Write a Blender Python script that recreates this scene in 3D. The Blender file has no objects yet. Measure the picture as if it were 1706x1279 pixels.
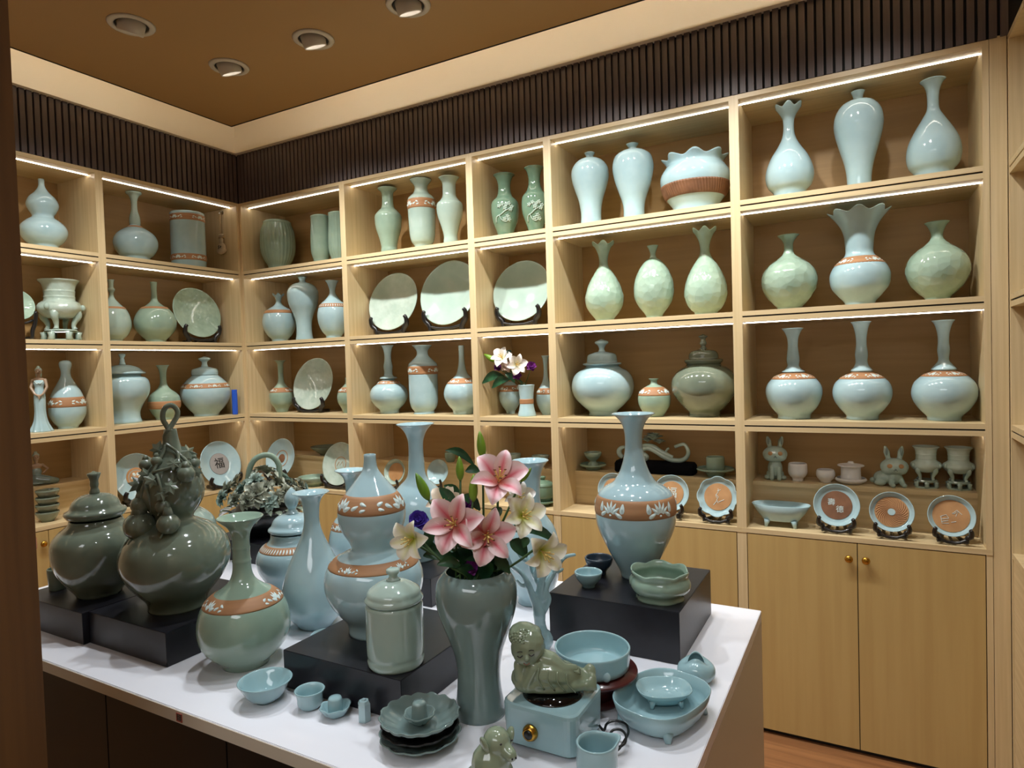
import bpy, bmesh, math, random
import numpy as np
from mathutils import Vector, Matrix, Euler
random.seed(7)
S = bpy.context.scene
COL = S.collection
PI = math.pi
# ------------------------------------------------------------------ camera
YAW, PITCH, ROLL, FPX = -0.5027, -0.0291, -0.0304, 1073.74
CAMP = Vector((3.3001, -2.6516, 1.45))
_f = Vector((math.sin(YAW)*math.cos(PITCH), math.cos(YAW)*math.cos(PITCH), math.sin(PITCH)))
_r = Vector((math.cos(YAW), -math.sin(YAW), 0)); _u = _r.cross(_f)
_c, _s = math.cos(ROLL), math.sin(ROLL)
_r2 = _r*_c + _u*_s; _u2 = _u*_c - _r*_s
cd = bpy.data.cameras.new('camera'); cam = bpy.data.objects.new('camera', cd); COL.objects.link(cam)
M = Matrix.Identity(4)
for i in range(3):
    M[i][0] = _r2[i]; M[i][1] = _u2[i]; M[i][2] = -_f[i]; M[i][3] = CAMP[i]
cam.matrix_world = M
cd.sensor_fit = 'HORIZONTAL'; cd.sensor_width = 36.0; cd.lens = FPX*36/1706; cd.clip_start = .02
S.camera = cam
# ------------------------------------------------------------------ world, exposure
W = bpy.data.worlds.new('world'); S.world = W; W.use_nodes = True
W.node_tree.nodes['Background'].inputs[0].default_value = (0.9, 0.85, 0.8, 1)
W.node_tree.nodes['Background'].inputs[1].default_value = 0.10
vs = S.view_settings; vs.view_transform = 'Standard'; vs.look = 'None'; vs.gamma = 1; vs.exposure = 0.0
vs.use_curve_mapping = False
S.cycles.use_denoising = True; S.cycles.max_bounces = 7; S.cycles.diffuse_bounces = 4; S.cycles.glossy_bounces = 4
S.cycles.caustics_reflective = False; S.cycles.caustics_refractive = False
S.cycles.sample_clamp_indirect = 4.0
WALL_SPOT_W, TABLE_SPOT_W, LED_E, COVE_E, LENS_E = 58.0, 35.0, 14.0, 32.0, 14.0
def spot(parent, loc, target, watts, color, size=95, blend=.55, rad=.03):
    l = bpy.data.lights.new('lamp', 'SPOT'); l.energy = watts; l.color = color; l.spot_size = math.radians(size)
    l.spot_blend = blend; l.shadow_soft_size = rad
    o = bpy.data.objects.new('lamp', l); COL.objects.link(o)
    o.location = loc; d = Vector(target)-Vector(loc); o.rotation_euler = d.to_track_quat('-Z', 'Y').to_euler()
    if parent is not None:
        o.parent = parent; o.matrix_parent_inverse = parent.matrix_basis.inverted()
    return o
# added soft fill for the shop behind the camera (unseen glowing panel, built below as an object)
# ------------------------------------------------------------------ materials
def lin(r, g, b):
    f = lambda c: (c/255/12.92) if c/255 <= .04045 else ((c/255+.055)/1.055)**2.4
    return (f(r), f(g), f(b), 1)
MATS = {}
def mat(name, col, rough=.5, metal=0, coat=0, emis=None, es=0, spec=.5):
    m = bpy.data.materials.new(name); m.use_nodes = True; b = m.node_tree.nodes['Principled BSDF']
    b.inputs['Base Color'].default_value = col; b.inputs['Roughness'].default_value = rough; b.inputs['Metallic'].default_value = metal
    b.inputs['Coat Weight'].default_value = coat; b.inputs['Coat Roughness'].default_value = .04; b.inputs['Specular IOR Level'].default_value = spec
    if emis: b.inputs['Emission Color'].default_value = emis; b.inputs['Emission Strength'].default_value = es
    MATS[name] = m; return m
def noisy(name, c1, c2, rough, scale=(6, 6, 6), nscale=1.0, detail=3, bump=0, bscale=40, coat=0, metal=0, spec=.5, contrast=(.35, .65), voro=False):
    m = mat(name, c1, rough, metal, coat, spec=spec); nt = m.node_tree; N = nt.nodes; L = nt.links; b = N['Principled BSDF']
    tc = N.new('ShaderNodeTexCoord'); mp = N.new('ShaderNodeMapping'); mp.inputs['Scale'].default_value = scale
    L.new(tc.outputs['Object'], mp.inputs[0])
    n = N.new('ShaderNodeTexNoise'); n.inputs['Scale'].default_value = nscale; n.inputs['Detail'].default_value = detail
    L.new(mp.outputs[0], n.inputs['Vector'])
    cr = N.new('ShaderNodeValToRGB'); cr.color_ramp.elements[0].color = c1; cr.color_ramp.elements[1].color = c2
    cr.color_ramp.elements[0].position = contrast[0]; cr.color_ramp.elements[1].position = contrast[1]
    L.new(n.outputs['Fac'], cr.inputs[0]); L.new(cr.outputs[0], b.inputs['Base Color'])
    if bump:
        n2 = N.new('ShaderNodeTexVoronoi' if voro else 'ShaderNodeTexNoise'); n2.inputs['Scale'].default_value = bscale
        L.new(tc.outputs['Object'], n2.inputs['Vector'])
        bp = N.new('ShaderNodeBump'); bp.inputs['Strength'].default_value = bump; bp.inputs['Distance'].default_value = .004
        L.new(n2.outputs[0], bp.inputs['Height']); L.new(bp.outputs[0], b.inputs['Normal'])
    return m
OAK1, OAK2 = lin(216, 195, 154), lin(203, 181, 138)
noisy('oak_v', OAK1, OAK2, .42, (60, 60, 1.6), 1.2, 4, bump=.0)
noisy('oak_x', OAK1, OAK2, .42, (1.6, 60, 60), 1.2, 4)
noisy('oak_y', OAK1, OAK2, .42, (60, 1.6, 60), 1.2, 4)
noisy('oak_back', lin(170, 136, 86), lin(162, 128, 79), .5, (1.6, 40, 40), 1.2, 4)
noisy('oak_door', lin(192, 165, 108), lin(184, 156, 100), .45, (25, 25, 1.2), 1.2, 3)
noisy('walnut', lin(88, 76, 76), lin(72, 62, 62), .5, (50, 50, 1.5), 1.2, 4)
mat('slat_back', lin(14, 12, 12), .8)
mat('ceiling_brown', lin(160, 124, 76), .6)
mat('reveal_black', lin(10, 9, 9), .7)
mat('cove_white', lin(226, 216, 196), .7)
mat('plaster', lin(205, 185, 150), .8)
noisy('floor_wood', lin(150, 104, 66), lin(122, 82, 52), .35, (1.2, 40, 40), 1.4, 5)
mat('counter_white', lin(232, 232, 238), .28, coat=.15)
mat('counter_white_shaded', lin(210, 202, 186), .4)  # same white laminate, with its warm shade mixed into the colour
noisy('riser_black', lin(20, 20, 26), lin(28, 28, 35), .38, (30, 30, 30), 1, 3, coat=.05)
mat('cabinet_black', lin(14, 14, 15), .45)
noisy('pillar_wood', lin(110, 76, 42), lin(92, 62, 34), .5, (40, 40, 1.2), 1.2, 4)
mat('brass', lin(190, 145, 60), .25, metal=1)
mat('chrome', lin(200, 200, 200), .2, metal=1)
mat('white_metal', lin(190, 182, 170), .4)
mat('led', (1, 1, 1, 1), .5, emis=(1, .93, .86, 1), es=LED_E)
mat('cove_led', (1, 1, 1, 1), .5, emis=(1, .91, .75, 1), es=COVE_E)
mat('lens', (1, 1, 1, 1), .3, emis=(1, .96, .9, 1), es=LENS_E)
mat('soft_fill', (1, 1, 1, 1), .5, emis=(.93, .96, 1, 1), es=5.0)
def glaze(name, a, b, rough=.09, bump=.03, bscale=60, **k): noisy(name, lin(*a), lin(*b), rough, (9, 9, 9), 1, 3, bump=bump, bscale=bscale, coat=.5, **k)
glaze('blue', (172, 200, 206), (158, 188, 195))
glaze('pale_green', (166, 186, 176), (154, 176, 166))
glaze('celadon', (148, 172, 154), (134, 158, 142))
glaze('deep_green', (106, 134, 114), (94, 122, 102))
glaze('olive', (120, 131, 114), (102, 113, 99))
glaze('figure_olive', (138, 150, 126), (118, 132, 108))
glaze('sky', (154, 186, 191), (141, 174, 180))
glaze('olive_blue', (124, 144, 141), (110, 130, 128))
glaze('carved_celadon', (162, 186, 168), (138, 164, 146), bump=.65, bscale=38, voro=True)
glaze('carved_pale', (182, 198, 188), (160, 180, 168), bump=.5, bscale=34, voro=True)
glaze('bisque_tan', (168, 144, 120), (148, 124, 102), rough=.5)
glaze('ash_glaze', (178, 182, 164), (140, 146, 128))
mat('white', lin(222, 220, 218), .35)
mat('black', lin(14, 16, 16), .3)
mat('slate', lin(52, 66, 80), .25, coat=.2)
mat('cobalt', lin(40, 90, 205), .12, coat=.5)
noisy('brown_clay', lin(174, 128, 88), lin(152, 108, 72), .6, (4, 4, 60), 1.3, 4)
noisy('dark_clay', lin(126, 86, 58), lin(106, 72, 48), .55, (20, 20, 20), 1, 3)
noisy('orange_clay', lin(186, 142, 96), lin(168, 124, 80), .6, (15, 15, 15), 1, 3)
mat('relief_white', lin(205, 222, 220), .35)
mat('grey_clay', lin(150, 148, 146), .6)
mat('ink', lin(22, 20, 22), .6)
mat('red_ink', lin(170, 60, 44), .6)
mat('label_paper', lin(206, 176, 160), .7)
mat('stand_black', lin(16, 15, 17), .35, coat=.2)
mat('red_wood', lin(78, 26, 24), .35, coat=.3)
mat('glass_black', lin(8, 9, 10), .05, coat=.6)
mat('stem_green', lin(60, 92, 48), .5)
noisy('leaf_green', lin(24, 62, 40), lin(44, 88, 54), .35, (40, 40, 40), 1, 2)
noisy('bud_green', lin(128, 160, 44), lin(96, 138, 34), .45, (60, 60, 8), 1, 2)
mat('indigo', lin(66, 44, 150), .6); mat('purple', lin(110, 30, 118), .6); mat('magenta', lin(140, 30, 90), .6); mat('blush', lin(240, 220, 210), .6)
mat('stamen', lin(230, 200, 120), .6); mat('pollen', lin(110, 60, 30), .7)
mat('linen', lin(206, 188, 158), .9)
mat('cloth_black', lin(12, 12, 16), .95, spec=.1)
mat('rope', lin(186, 160, 120), .9)
def petal_mat(name, edge, mid, throat):
    m = mat(name, lin(*edge), .55); nt = m.node_tree; N = nt.nodes; L = nt.links
    a = N.new('ShaderNodeAttribute'); a.attribute_name = 'petal'
    sp = N.new('ShaderNodeSeparateColor'); L.new(a.outputs['Color'], sp.inputs[0])
    m1 = N.new('ShaderNodeMix'); m1.data_type = 'RGBA'; m1.inputs[6].default_value = lin(*edge); m1.inputs[7].default_value = lin(*mid)
    L.new(sp.outputs[0], m1.inputs[0])
    m2 = N.new('ShaderNodeMix'); m2.data_type = 'RGBA'; m2.inputs[7].default_value = lin(*throat)
    L.new(m1.outputs[2], m2.inputs[6]); L.new(sp.outputs[1], m2.inputs[0])
    L.new(m2.outputs[2], N['Principled BSDF'].inputs['Base Color'])
petal_mat('lily_pink', (246, 222, 224), (216, 62, 96), (206, 110, 90))
petal_mat('lily_yellow', (246, 244, 230), (238, 238, 180), (196, 206, 40))
petal_mat('lily_cream', (244, 226, 204), (236, 214, 190), (226, 190, 150))
petal_mat('lily_white', (246, 244, 240), (240, 236, 230), (214, 216, 180))
# ------------------------------------------------------------------ geometry helpers
def link(name, me, parent=None, m=None):
    o = bpy.data.objects.new(name, me); COL.objects.link(o)
    if m is not None and not me.materials: me.materials.append(MATS[m] if isinstance(m, str) else m)
    if parent is not None: o.parent = parent
    return o
def bm_obj(name, bm, m, parent=None, smooth=False, autos=False):
    me = bpy.data.meshes.new(name); bmesh.ops.recalc_face_normals(bm, faces=bm.faces); bm.to_mesh(me); bm.free()
    if smooth:
        me.polygons.foreach_set('use_smooth', [True]*len(me.polygons))
    return link(name, me, parent, m)
def tag(o, label=None, cat=None, group=None, kind=None):
    if label: o['label'] = label
    if cat: o['category'] = cat
    if group: o['group'] = group
    if kind: o['kind'] = kind
    return o
def empty(name, loc, rz=0, **k):
    o = bpy.data.objects.new(name, None); COL.objects.link(o); o.location = loc; o.rotation_euler = (0, 0, rz); o.empty_display_size = .05
    return tag(o, **k)
def bbox(bm, x0, x1, y0, y1, z0, z1, bev=0, mtx=None):
    v = [bm.verts.new(Vector(p) if mtx is None else mtx @ Vector(p)) for p in [(x0, y0, z0), (x1, y0, z0), (x1, y1, z0), (x0, y1, z0), (x0, y0, z1), (x1, y0, z1), (x1, y1, z1), (x0, y1, z1)]]
    fs = [bm.faces.new([v[i] for i in q]) for q in [(0, 3, 2, 1), (4, 5, 6, 7), (0, 1, 5, 4), (1, 2, 6, 5), (2, 3, 7, 6), (3, 0, 4, 7)]]
    if bev: bmesh.ops.bevel(bm, geom=list({e for f in fs for e in f.edges}), offset=bev, segments=2, affect='EDGES')
def box(name, x0, x1, y0, y1, z0, z1, m, parent=None, bev=0):
    bm = bmesh.new(); bbox(bm, x0, x1, y0, y1, z0, z1, bev); return bm_obj(name, bm, m, parent)
def boxl(name, c, d, m, parent, bev=0):      # centre / dimensions
    return box(name, c[0]-d[0]/2, c[0]+d[0]/2, c[1]-d[1]/2, c[1]+d[1]/2, c[2]-d[2]/2, c[2]+d[2]/2, m, parent, bev)
def smooth_profile(pts, step=.006):
    """Catmull-Rom through (z, r[, sharp]) points, breaking at the sharp ones."""
    out = []; n = len(pts)
    for i in range(n-1):
        p1 = np.array(pts[i][:2], float); p2 = np.array(pts[i+1][:2], float)
        p0 = np.array(pts[i-1][:2], float) if i > 0 and len(pts[i]) < 3 else p1-(p2-p1)*.5
        p3 = np.array(pts[i+2][:2], float) if i+2 < n and len(pts[i+1]) < 3 else p2+(p2-p1)*.5
        k = max(1, min(9, int(np.linalg.norm(p2-p1)/step)+1))
        d01, d12, d23 = [max(1e-5, np.linalg.norm(b-a))**.5 for a, b in ((p0, p1), (p1, p2), (p2, p3))]
        m1 = (p1-p0)/d01-(p2-p0)/(d01+d12)+(p2-p1)/d12; m2 = (p2-p1)/d12-(p3-p1)/(d12+d23)+(p3-p2)/d23
        m1, m2 = m1*d12, m2*d12
        for j in range(k):
            t = j/k; out.append(p1*(2*t**3-3*t*t+1)+m1*(t**3-2*t*t+t)+p2*(-2*t**3+3*t*t)+m2*(t**3-t*t))
    out.append(np.array(pts[-1][:2], float))
    return [(float(a), max(0.0, float(b))) for a, b in out]
def lathe_bm(chain, seg=40, mod=None, bm=None, org=(0, 0, 0), close=False):
    bm = bm or bmesh.new(); rings = []
    for i, (z, r) in enumerate(chain):
        if r < 1e-5: rings.append([bm.verts.new((org[0], org[1], org[2]+z))]); continue
        ring = []
        for k in range(seg):
            a = 2*PI*k/seg; rr, dz = (r, 0) if mod is None else mod(z, r, a, i)
            ring.append(bm.verts.new((org[0]+rr*math.cos(a), org[1]+rr*math.sin(a), org[2]+z+dz)))
        rings.append(ring)
    prs = list(zip(rings, rings[1:]))
    if close: prs.append((rings[-1], rings[0]))
    for A, B in prs:
        if len(A) == 1 and len(B) == 1: continue
        for k in range(seg):
            a, b = A[k % len(A)], A[(k+1) % len(A)]; c, d = B[(k+1) % len(B)], B[k % len(B)]
            vs_ = [a]+([b] if len(A) > 1 else [])+([c] if len(B) > 1 else [])+[d]
            if len(set(vs_)) > 2: bm.faces.new(vs_)
    return bm
def tube_bm(path, rad, seg=8, bm=None, closed=False):
    bm = bm or bmesh.new(); P = [Vector(p) for p in path]; n = len(P)
    R = rad if isinstance(rad, (list, tuple)) else [rad]*n
    up = Vector((0, 0, 1)); rings = []; prev = None
    for i in range(n):
        t = (P[min(i+1, n-1)]-P[max(i-1, 0)])
        if t.length < 1e-9: t = Vector((0, 0, 1))
        t.normalize()
        if prev is None:
            a = t.cross(up); a = t.cross(Vector((1, 0, 0))) if a.length < .1 else a
        else: a = prev-t*prev.dot(t)
        a.normalize(); prev = a; b = t.cross(a)
        rings.append([bm.verts.new(P[i]+(a*math.cos(2*PI*k/seg)+b*math.sin(2*PI*k/seg))*R[i]) for k in range(seg)])
    for A, B in zip(rings, rings[1:]):
        for k in range(seg): bm.faces.new((A[k], A[(k+1) % seg], B[(k+1) % seg], B[k]))
    bm.faces.new(rings[0][::-1]); bm.faces.new(rings[-1])
    return bm
def spline(P, n=4):
    P = [Vector(p) for p in P]; out = []
    for i in range(len(P)-1):
        p0 = P[max(0, i-1)]; p1 = P[i]; p2 = P[i+1]; p3 = P[min(len(P)-1, i+2)]
        for j in range(n):
            t = j/n; out.append(.5*((2*p1)+(p2-p0)*t+(2*p0-5*p1+4*p2-p3)*t*t+(3*p1-p0-3*p2+p3)*t**3))
    return out+[P[-1]]
def ell_bm(bm, c, r, rot=None, seg=14, rings=9):
    mtx = Matrix.Translation(Vector(c)) @ (rot.to_matrix().to_4x4() if rot is not None else Matrix.Identity(4)) @ Matrix.Diagonal((r[0], r[1], r[2], 1))
    bmesh.ops.create_uvsphere(bm, u_segments=seg, v_segments=rings, radius=1, matrix=mtx)
def blob(name, prims, m, parent, voxel=.002, smooth=6):
    """one continuous surface out of ellipsoids ('e') and tapered limbs ('c')"""
    bm = bmesh.new()
    for p in prims:
        if p[0] == 'e': ell_bm(bm, p[1], p[2], p[3] if len(p) > 3 else None)
        else:
            pts, rr = p[1], p[2]
            tube_bm(pts, list(rr), 10, bm)
            for q, r in ((pts[0], rr[0]), (pts[-1], rr[-1])): ell_bm(bm, q, (r, r, r), None, 10, 7)
    me = bpy.data.meshes.new(name); bm.to_mesh(me); bm.free()
    t = bpy.data.objects.new('tmp', me); COL.objects.link(t)
    a = t.modifiers.new('r', 'REMESH'); a.mode = 'VOXEL'; a.voxel_size = voxel
    b = t.modifiers.new('s', 'SMOOTH'); b.iterations = smooth; b.factor = .5
    dg = bpy.context.evaluated_depsgraph_get(); me2 = bpy.data.meshes.new_from_object(t.evaluated_get(dg))
    bpy.data.objects.remove(t); bpy.data.meshes.remove(me)
    me2.polygons.foreach_set('use_smooth', [True]*len(me2.polygons)); me2.name = name
    me2.materials.clear()
    return link(name, me2, parent, m)
def text_part(name, s, size, m, parent, mtx, depth=.0006):
    cu = bpy.data.curves.new(name, 'FONT'); cu.body = s; cu.size = size; cu.extrude = depth; cu.align_x = 'CENTER'; cu.align_y = 'CENTER'
    t = bpy.data.objects.new('tmp', cu); COL.objects.link(t)
    dg = bpy.context.evaluated_depsgraph_get(); me = bpy.data.meshes.new_from_object(t.evaluated_get(dg)); bpy.data.objects.remove(t)
    me.materials.clear(); o = link(name, me, parent, m); o.matrix_basis = mtx; return o
# ------------------------------------------------------------------ the room
FZ = -.03; CZ = 2.80; TOP = 2.4708; G = (2.0428, 1.6122, 1.1841); LZ = .78; DEP = .35
def st(o): o['kind'] = 'structure'; return o
st(box('floor', -.36, 4.4, -5.0, .36, FZ-.05, FZ, 'floor_wood'))
st(box('wall_left', -.41, -.36, -5.0, .41, FZ, 3.14, 'plaster'))
st(box('wall_back', -.36, 4.4, .36, .41, FZ, 3.14, 'plaster'))
st(box('wall_right', 4.4, 4.45, -5.0, .41, FZ, 3.14, 'plaster'))
st(box('wall_front_bounce', -.36, 4.4, -5.05, -5.0, FZ, 3.14, 'plaster'))  # added wall closing the open shop front, for bounced light
st(box('ceiling_roof', -.36, 4.4, -5.0, .36, 3.14, 3.19, 'plaster'))
cl = st(box('ceiling', .28, 4.4, -5.0, -.25, CZ, CZ+.03, 'ceiling_brown'))
bm = bmesh.new(); bbox(bm, .272, .281, -5.0, -.242, CZ-.001, CZ+.034); bbox(bm, .272, 4.4, -.251, -.242, CZ-.001, CZ+.034)
bm_obj('ceiling_edge', bm, 'reveal_black', cl)
# cove: upper white wall stepping out over the slats, washed by strips lying on the ceiling board
cb = st(box('trim_1', -.05, 4.4, -.03, .02, 2.757, 3.14, 'cove_white'))
cbl = st(box('trim_2', -.02, .03, -5.0, -.03, 2.757, 3.14, 'cove_white'))
o = box('cove_light', .62, 4.35, -.58, -.55, CZ+.13, CZ+.145, 'cove_led'); box('batten', .62, 4.35, -.58, -.55, CZ+.031, CZ+.1295, 'plaster', o); tag(o, 'hidden warm light strip on top of the brown ceiling edge along the back wall', 'light strip', 'cove strips')
o = box('cove_light', .58, .61, -4.6, -.62, CZ+.13, CZ+.145, 'cove_led'); box('batten', .58, .61, -4.6, -.62, CZ+.031, CZ+.1295, 'plaster', o); tag(o, 'hidden warm light strip on top of the brown ceiling edge along the left wall', 'light strip', 'cove strips')
# dark vertical slats between the cabinets and the cove
sb = st(box('wall_slats_back', -.36, 4.2, .012, .03, TOP, 2.76, 'slat_back'))
sl = st(box('wall_slats_left', -.03, -.012, -5.0, .012, TOP, 2.76, 'slat_back'))
bm = bmesh.new(); bbox(bm, -.0105, .0105, -.003, .012, TOP+.001, 2.757); me0 = bpy.data.meshes.new('slat'); bm.to_mesh(me0); bm.free(); me0.materials.append(MATS['walnut'])
for i in range(124):
    o = bpy.data.objects.new('slat', me0); COL.objects.link(o); o.location = (.018+.03*i, 0, 0); o.parent = sb
for i in range(58):
    o = bpy.data.objects.new('slat', me0); COL.objects.link(o); o.location = (0, -.018-.03*i, 0); o.rotation_euler = (0, 0, PI/2); o.parent = sl
# brown pillar in front of the left wall, next to the camera
st(box('wall_pillar', 2.06, 2.30, -2.60, -2.20, FZ, 3.0, 'pillar_wood'))
# narrow filler between the last cabinet and the right wall unit
st(box('trim_3', 3.668, 3.714, .002, .05, FZ, TOP+.006, 'oak_v'))

# ------------------------------------------------------------------ shelf units and base cabinets
def shelf_unit(org, rz, w, label):
    t = empty('shelf_unit', org, rz, label=label, cat='shelf unit', group='oak wall shelf units')
    th = .018; a, b = th, w-th
    box('side_panel', 0, th, 0, DEP, LZ, TOP, 'oak_v', t); box('side_panel', w-th, w, 0, DEP, LZ, TOP, 'oak_v', t)
    box('top_panel', a, b, 0, DEP, TOP-th, TOP, 'oak_x', t)
    box('back_panel', a, b, DEP-.009, DEP, LZ, TOP-th, 'oak_back', t)
    for g in G:
        box('shelf', a, b, 0, DEP-.009, g+.003, g+.021, 'oak_x', t)
        box('shelf', a, b, 0, DEP-.009, g-.021, g-.003, 'oak_x', t)
        box('groove', a, b, .006, DEP-.01, g-.003, g+.003, 'reveal_black', t)
    for z in (TOP-th,)+tuple(g-.021 for g in G):
        box('light_strip', a, b, .058, .062, z-.003, z, 'led', t)
    box('step_board', a, b, .178, DEP-.009, .919, .937, 'oak_x', t)
    box('step_front', a, b, .186, .196, LZ, .919, 'oak_x', t)
    return t
bmk = bmesh.new(); lathe_bm(smooth_profile([(0, 0, 1), (0, .006), (.008, .006), (.013, .013), (.020, .0135), (.025, .009), (.027, 0, 1)], .003), 20, bm=bmk)
KN = bpy.data.meshes.new('knob'); bmesh.ops.recalc_face_normals(bmk, faces=bmk.faces); bmk.to_mesh(KN); bmk.free(); KN.materials.append(MATS['brass']); KN.polygons.foreach_set('use_smooth', [True]*len(KN.polygons))
def base_cabinet(org, rz, w, doors, label):
    t = empty('base_cabinet', org, rz, label=label, cat='cabinet', group='oak base cabinets')
    th = .018
    box('worktop', 0, w, -.001, DEP, LZ-th, LZ, 'oak_x', t)
    box('side_panel', 0, th, .001, DEP, FZ+.02, LZ-th, 'oak_v', t); box('side_panel', w-th, w, .001, DEP, FZ+.02, LZ-th, 'oak_v', t)
    box('carcass', th, w-th, .02, DEP, FZ+.02, LZ-th, 'reveal_black', t)
    box('plinth', 0, w, .02, DEP, FZ, FZ+.02, 'cabinet_black', t)
    g = .003; dw = (w-2*th-g*(doors+1))/doors
    for i in range(doors):
        x0 = th+g+i*(dw+g)
        d = box('door', x0, x0+dw, 0, .018, FZ+.021, LZ-th-.004, 'oak_door', t)
        kx = x0+dw-.026 if (i == 0) else x0+.026
        k = link('knob', KN, d); k.location = (kx, 0, .703); k.rotation_euler = (PI/2, 0, 0)
    return t
BW = [(0, .8266, 'oak shelf unit in the back wall corner with a barrel jar on top shelf', 'closed base cabinet in the back wall corner, behind the flower basket', 2),
      (.8266, .8144, 'oak shelf unit with three tall vases above two big plates on stands', 'closed base cabinet behind the big double gourd vase', 2),
      (1.641, .415, 'narrowest oak shelf unit, with plum blossom vases above a single plate', 'narrow single door base cabinet behind the lily bouquet', 1),
      (2.056, .805, 'oak shelf unit with meiping pair and scalloped jar on top shelf', 'base cabinet behind the tallest vase and the right black riser', 2),
      (2.861, .8055, 'rightmost oak shelf unit on the back wall, with three matching globe vases', 'rightmost base cabinet with two brass knobs in clear view', 2)]
for x, w, l1, l2, nd in BW:
    shelf_unit((x, 0, 0), 0, w, l1); base_cabinet((x, 0, 0), 0, w, nd, l2)
shelf_unit((0, -.81, 0), PI/2, .81, 'oak shelf unit on the left wall next to the corner, with the hanging pouch'); base_cabinet((0, -.81, 0), PI/2, .81, 2, 'closed base cabinet on the left wall behind the vine gourd')
shelf_unit((0, -1.41, 0), PI/2, .60, 'oak shelf unit at the far left, cut off by the brown pillar'); base_cabinet((0, -1.41, 0), PI/2, .60, 2, 'base cabinet at the far left with one brass knob beside the big green jar')
# open ended unit on the right wall
t = empty('shelf_unit', (3.716, 0, 0), 0, label='open ended oak shelf unit at the right edge of the photo', cat='shelf unit', group='oak wall shelf units')
box('side_panel', 0, .5, -.018, .0, FZ, TOP, 'oak_v', t)
def cham(name, z0, z1, m, d=-.24):
    bm = bmesh.new(); P = [(0, -.0185), (0, d), (.5, d), (.5, -.0185)]
    lo = [bm.verts.new((x, y, z0)) for x, y in P]; hi = [bm.verts.new((x, y, z1)) for x, y in P]
    bm.faces.new(lo[::-1]); bm.faces.new(hi)
    for i in range(4): bm.faces.new((lo[i], lo[(i+1) % 4], hi[(i+1) % 4], hi[i]))
    return bm_obj(name, bm, m, t)
box('top_panel', 0, .5, -.24, -.0185, TOP-.018, TOP, 'oak_x', t)
for g in G:
    cham('shelf', g+.003, g+.021, 'oak_x'); cham('shelf', g-.021, g-.003, 'oak_x'); box('groove', .004, .49, -.236, -.019, g-.003, g+.003, 'reveal_black', t)
cham('shelf', LZ-.018, LZ, 'oak_x')
d = box('door', .003, .35, -.24, -.222, FZ+.02, LZ-.02, 'oak_door', t); k = link('knob', KN, d); k.location = (.03, -.24, .60); k.rotation_euler = (PI/2, 0, 0)
box('side_panel', .003, .02, -.222, -.0185, FZ+.02, LZ-.02, 'oak_y', t)

# ------------------------------------------------------------------ ceiling downlights
def downlight(x, y, tgt, label, watts, col, size=100):
    t = empty('downlight', (x, y, CZ), 0, label=label, cat='ceiling light', group='round ceiling downlights')
    bm = lathe_bm([(-.006, .060), (-.008, .066), (-.006, .080), (0, .084), (0, .060)], 36, close=True); bm_obj('trim_ring', bm, 'white_metal', t, True)
    bm = lathe_bm([(.0, .0595), (-.002, .058), (-.001, .050), (.0, .050)], 30, close=True); bm_obj('gap_ring', bm, 'reveal_black', t)
    d = (Vector(tgt)-Vector((x, y, CZ))).normalized(); q = Vector((0, 0, -1)).rotation_difference(d)
    hd = empty('lamp_head', (0, 0, -.002)); hd.parent = t; hd.rotation_mode = 'QUATERNION'; hd.rotation_quaternion = q
    bm = lathe_bm([(.03, 0), (.03, .05), (-.026, .046), (-.030, .043), (-.026, .040), (.0, .037), (.0, 0)], 30); bm_obj('lamp_cup', bm, 'white_metal', hd, True)
    bm = lathe_bm([(-.004, 0), (-.004, .036), (-.002, .036)], 24); bm_obj('lens', bm, 'lens', hd)
    spot(None, Vector((x, y, CZ-.002))+d*.034, tgt, watts, col, size, .85).parent = None
    return t
WC = (1, .985, .95); TC = (.90, .96, 1)
for i, (x, y) in enumerate([(.862, -.71), (1.347, -.687), (1.826, -.682), (2.31, -.68), (2.79, -.68), (3.27, -.68)]):
    lab = ['downlight nearest the ceiling corner', 'second downlight from the ceiling corner along the back wall, tilted', 'downlight with bright lens at the top edge of photo'][i] if i < 3 else 'ceiling downlight of the back wall row, outside the picture'
    downlight(x, y, (x+.05, .05, .95), lab, WALL_SPOT_W*(.55 if i == 5 else 1), WC, 104)
for i, (x, y) in enumerate([(.846, -1.132), (.85, -1.6), (.85, -2.1)]):
    downlight(x, y, (.0, y+.1, .95), 'leftmost downlight near the left wall' if i == 0 else 'ceiling downlight of the left wall row, outside the picture', WALL_SPOT_W*.8, WC, 102)
for i, (x, y) in enumerate([(1.55, -1.45), (2.15, -1.35), (2.75, -1.45), (3.3, -1.6), (2.2, -2.4), (3.0, -2.6)]):
    downlight(x, y, (x+[.1, .05, 0, -.3, 0, -.1][i], [-1.6, -1.6, -1.6, -1.5, -1.8, -1.8][i], .85), 'ceiling downlight above the white counter, outside the picture', TABLE_SPOT_W*(1.2, 1.35, .9, .8, .35, .35)[i], TC, 80)
o = box('fill_panel', 2.2, 4.0, -4.6, -3.6, CZ-.02, CZ-.001, 'soft_fill'); tag(o, 'added fill light panel standing in for shop light behind the camera', 'ceiling light')  # added glowing panel, fills in light from the unseen shop behind

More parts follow.
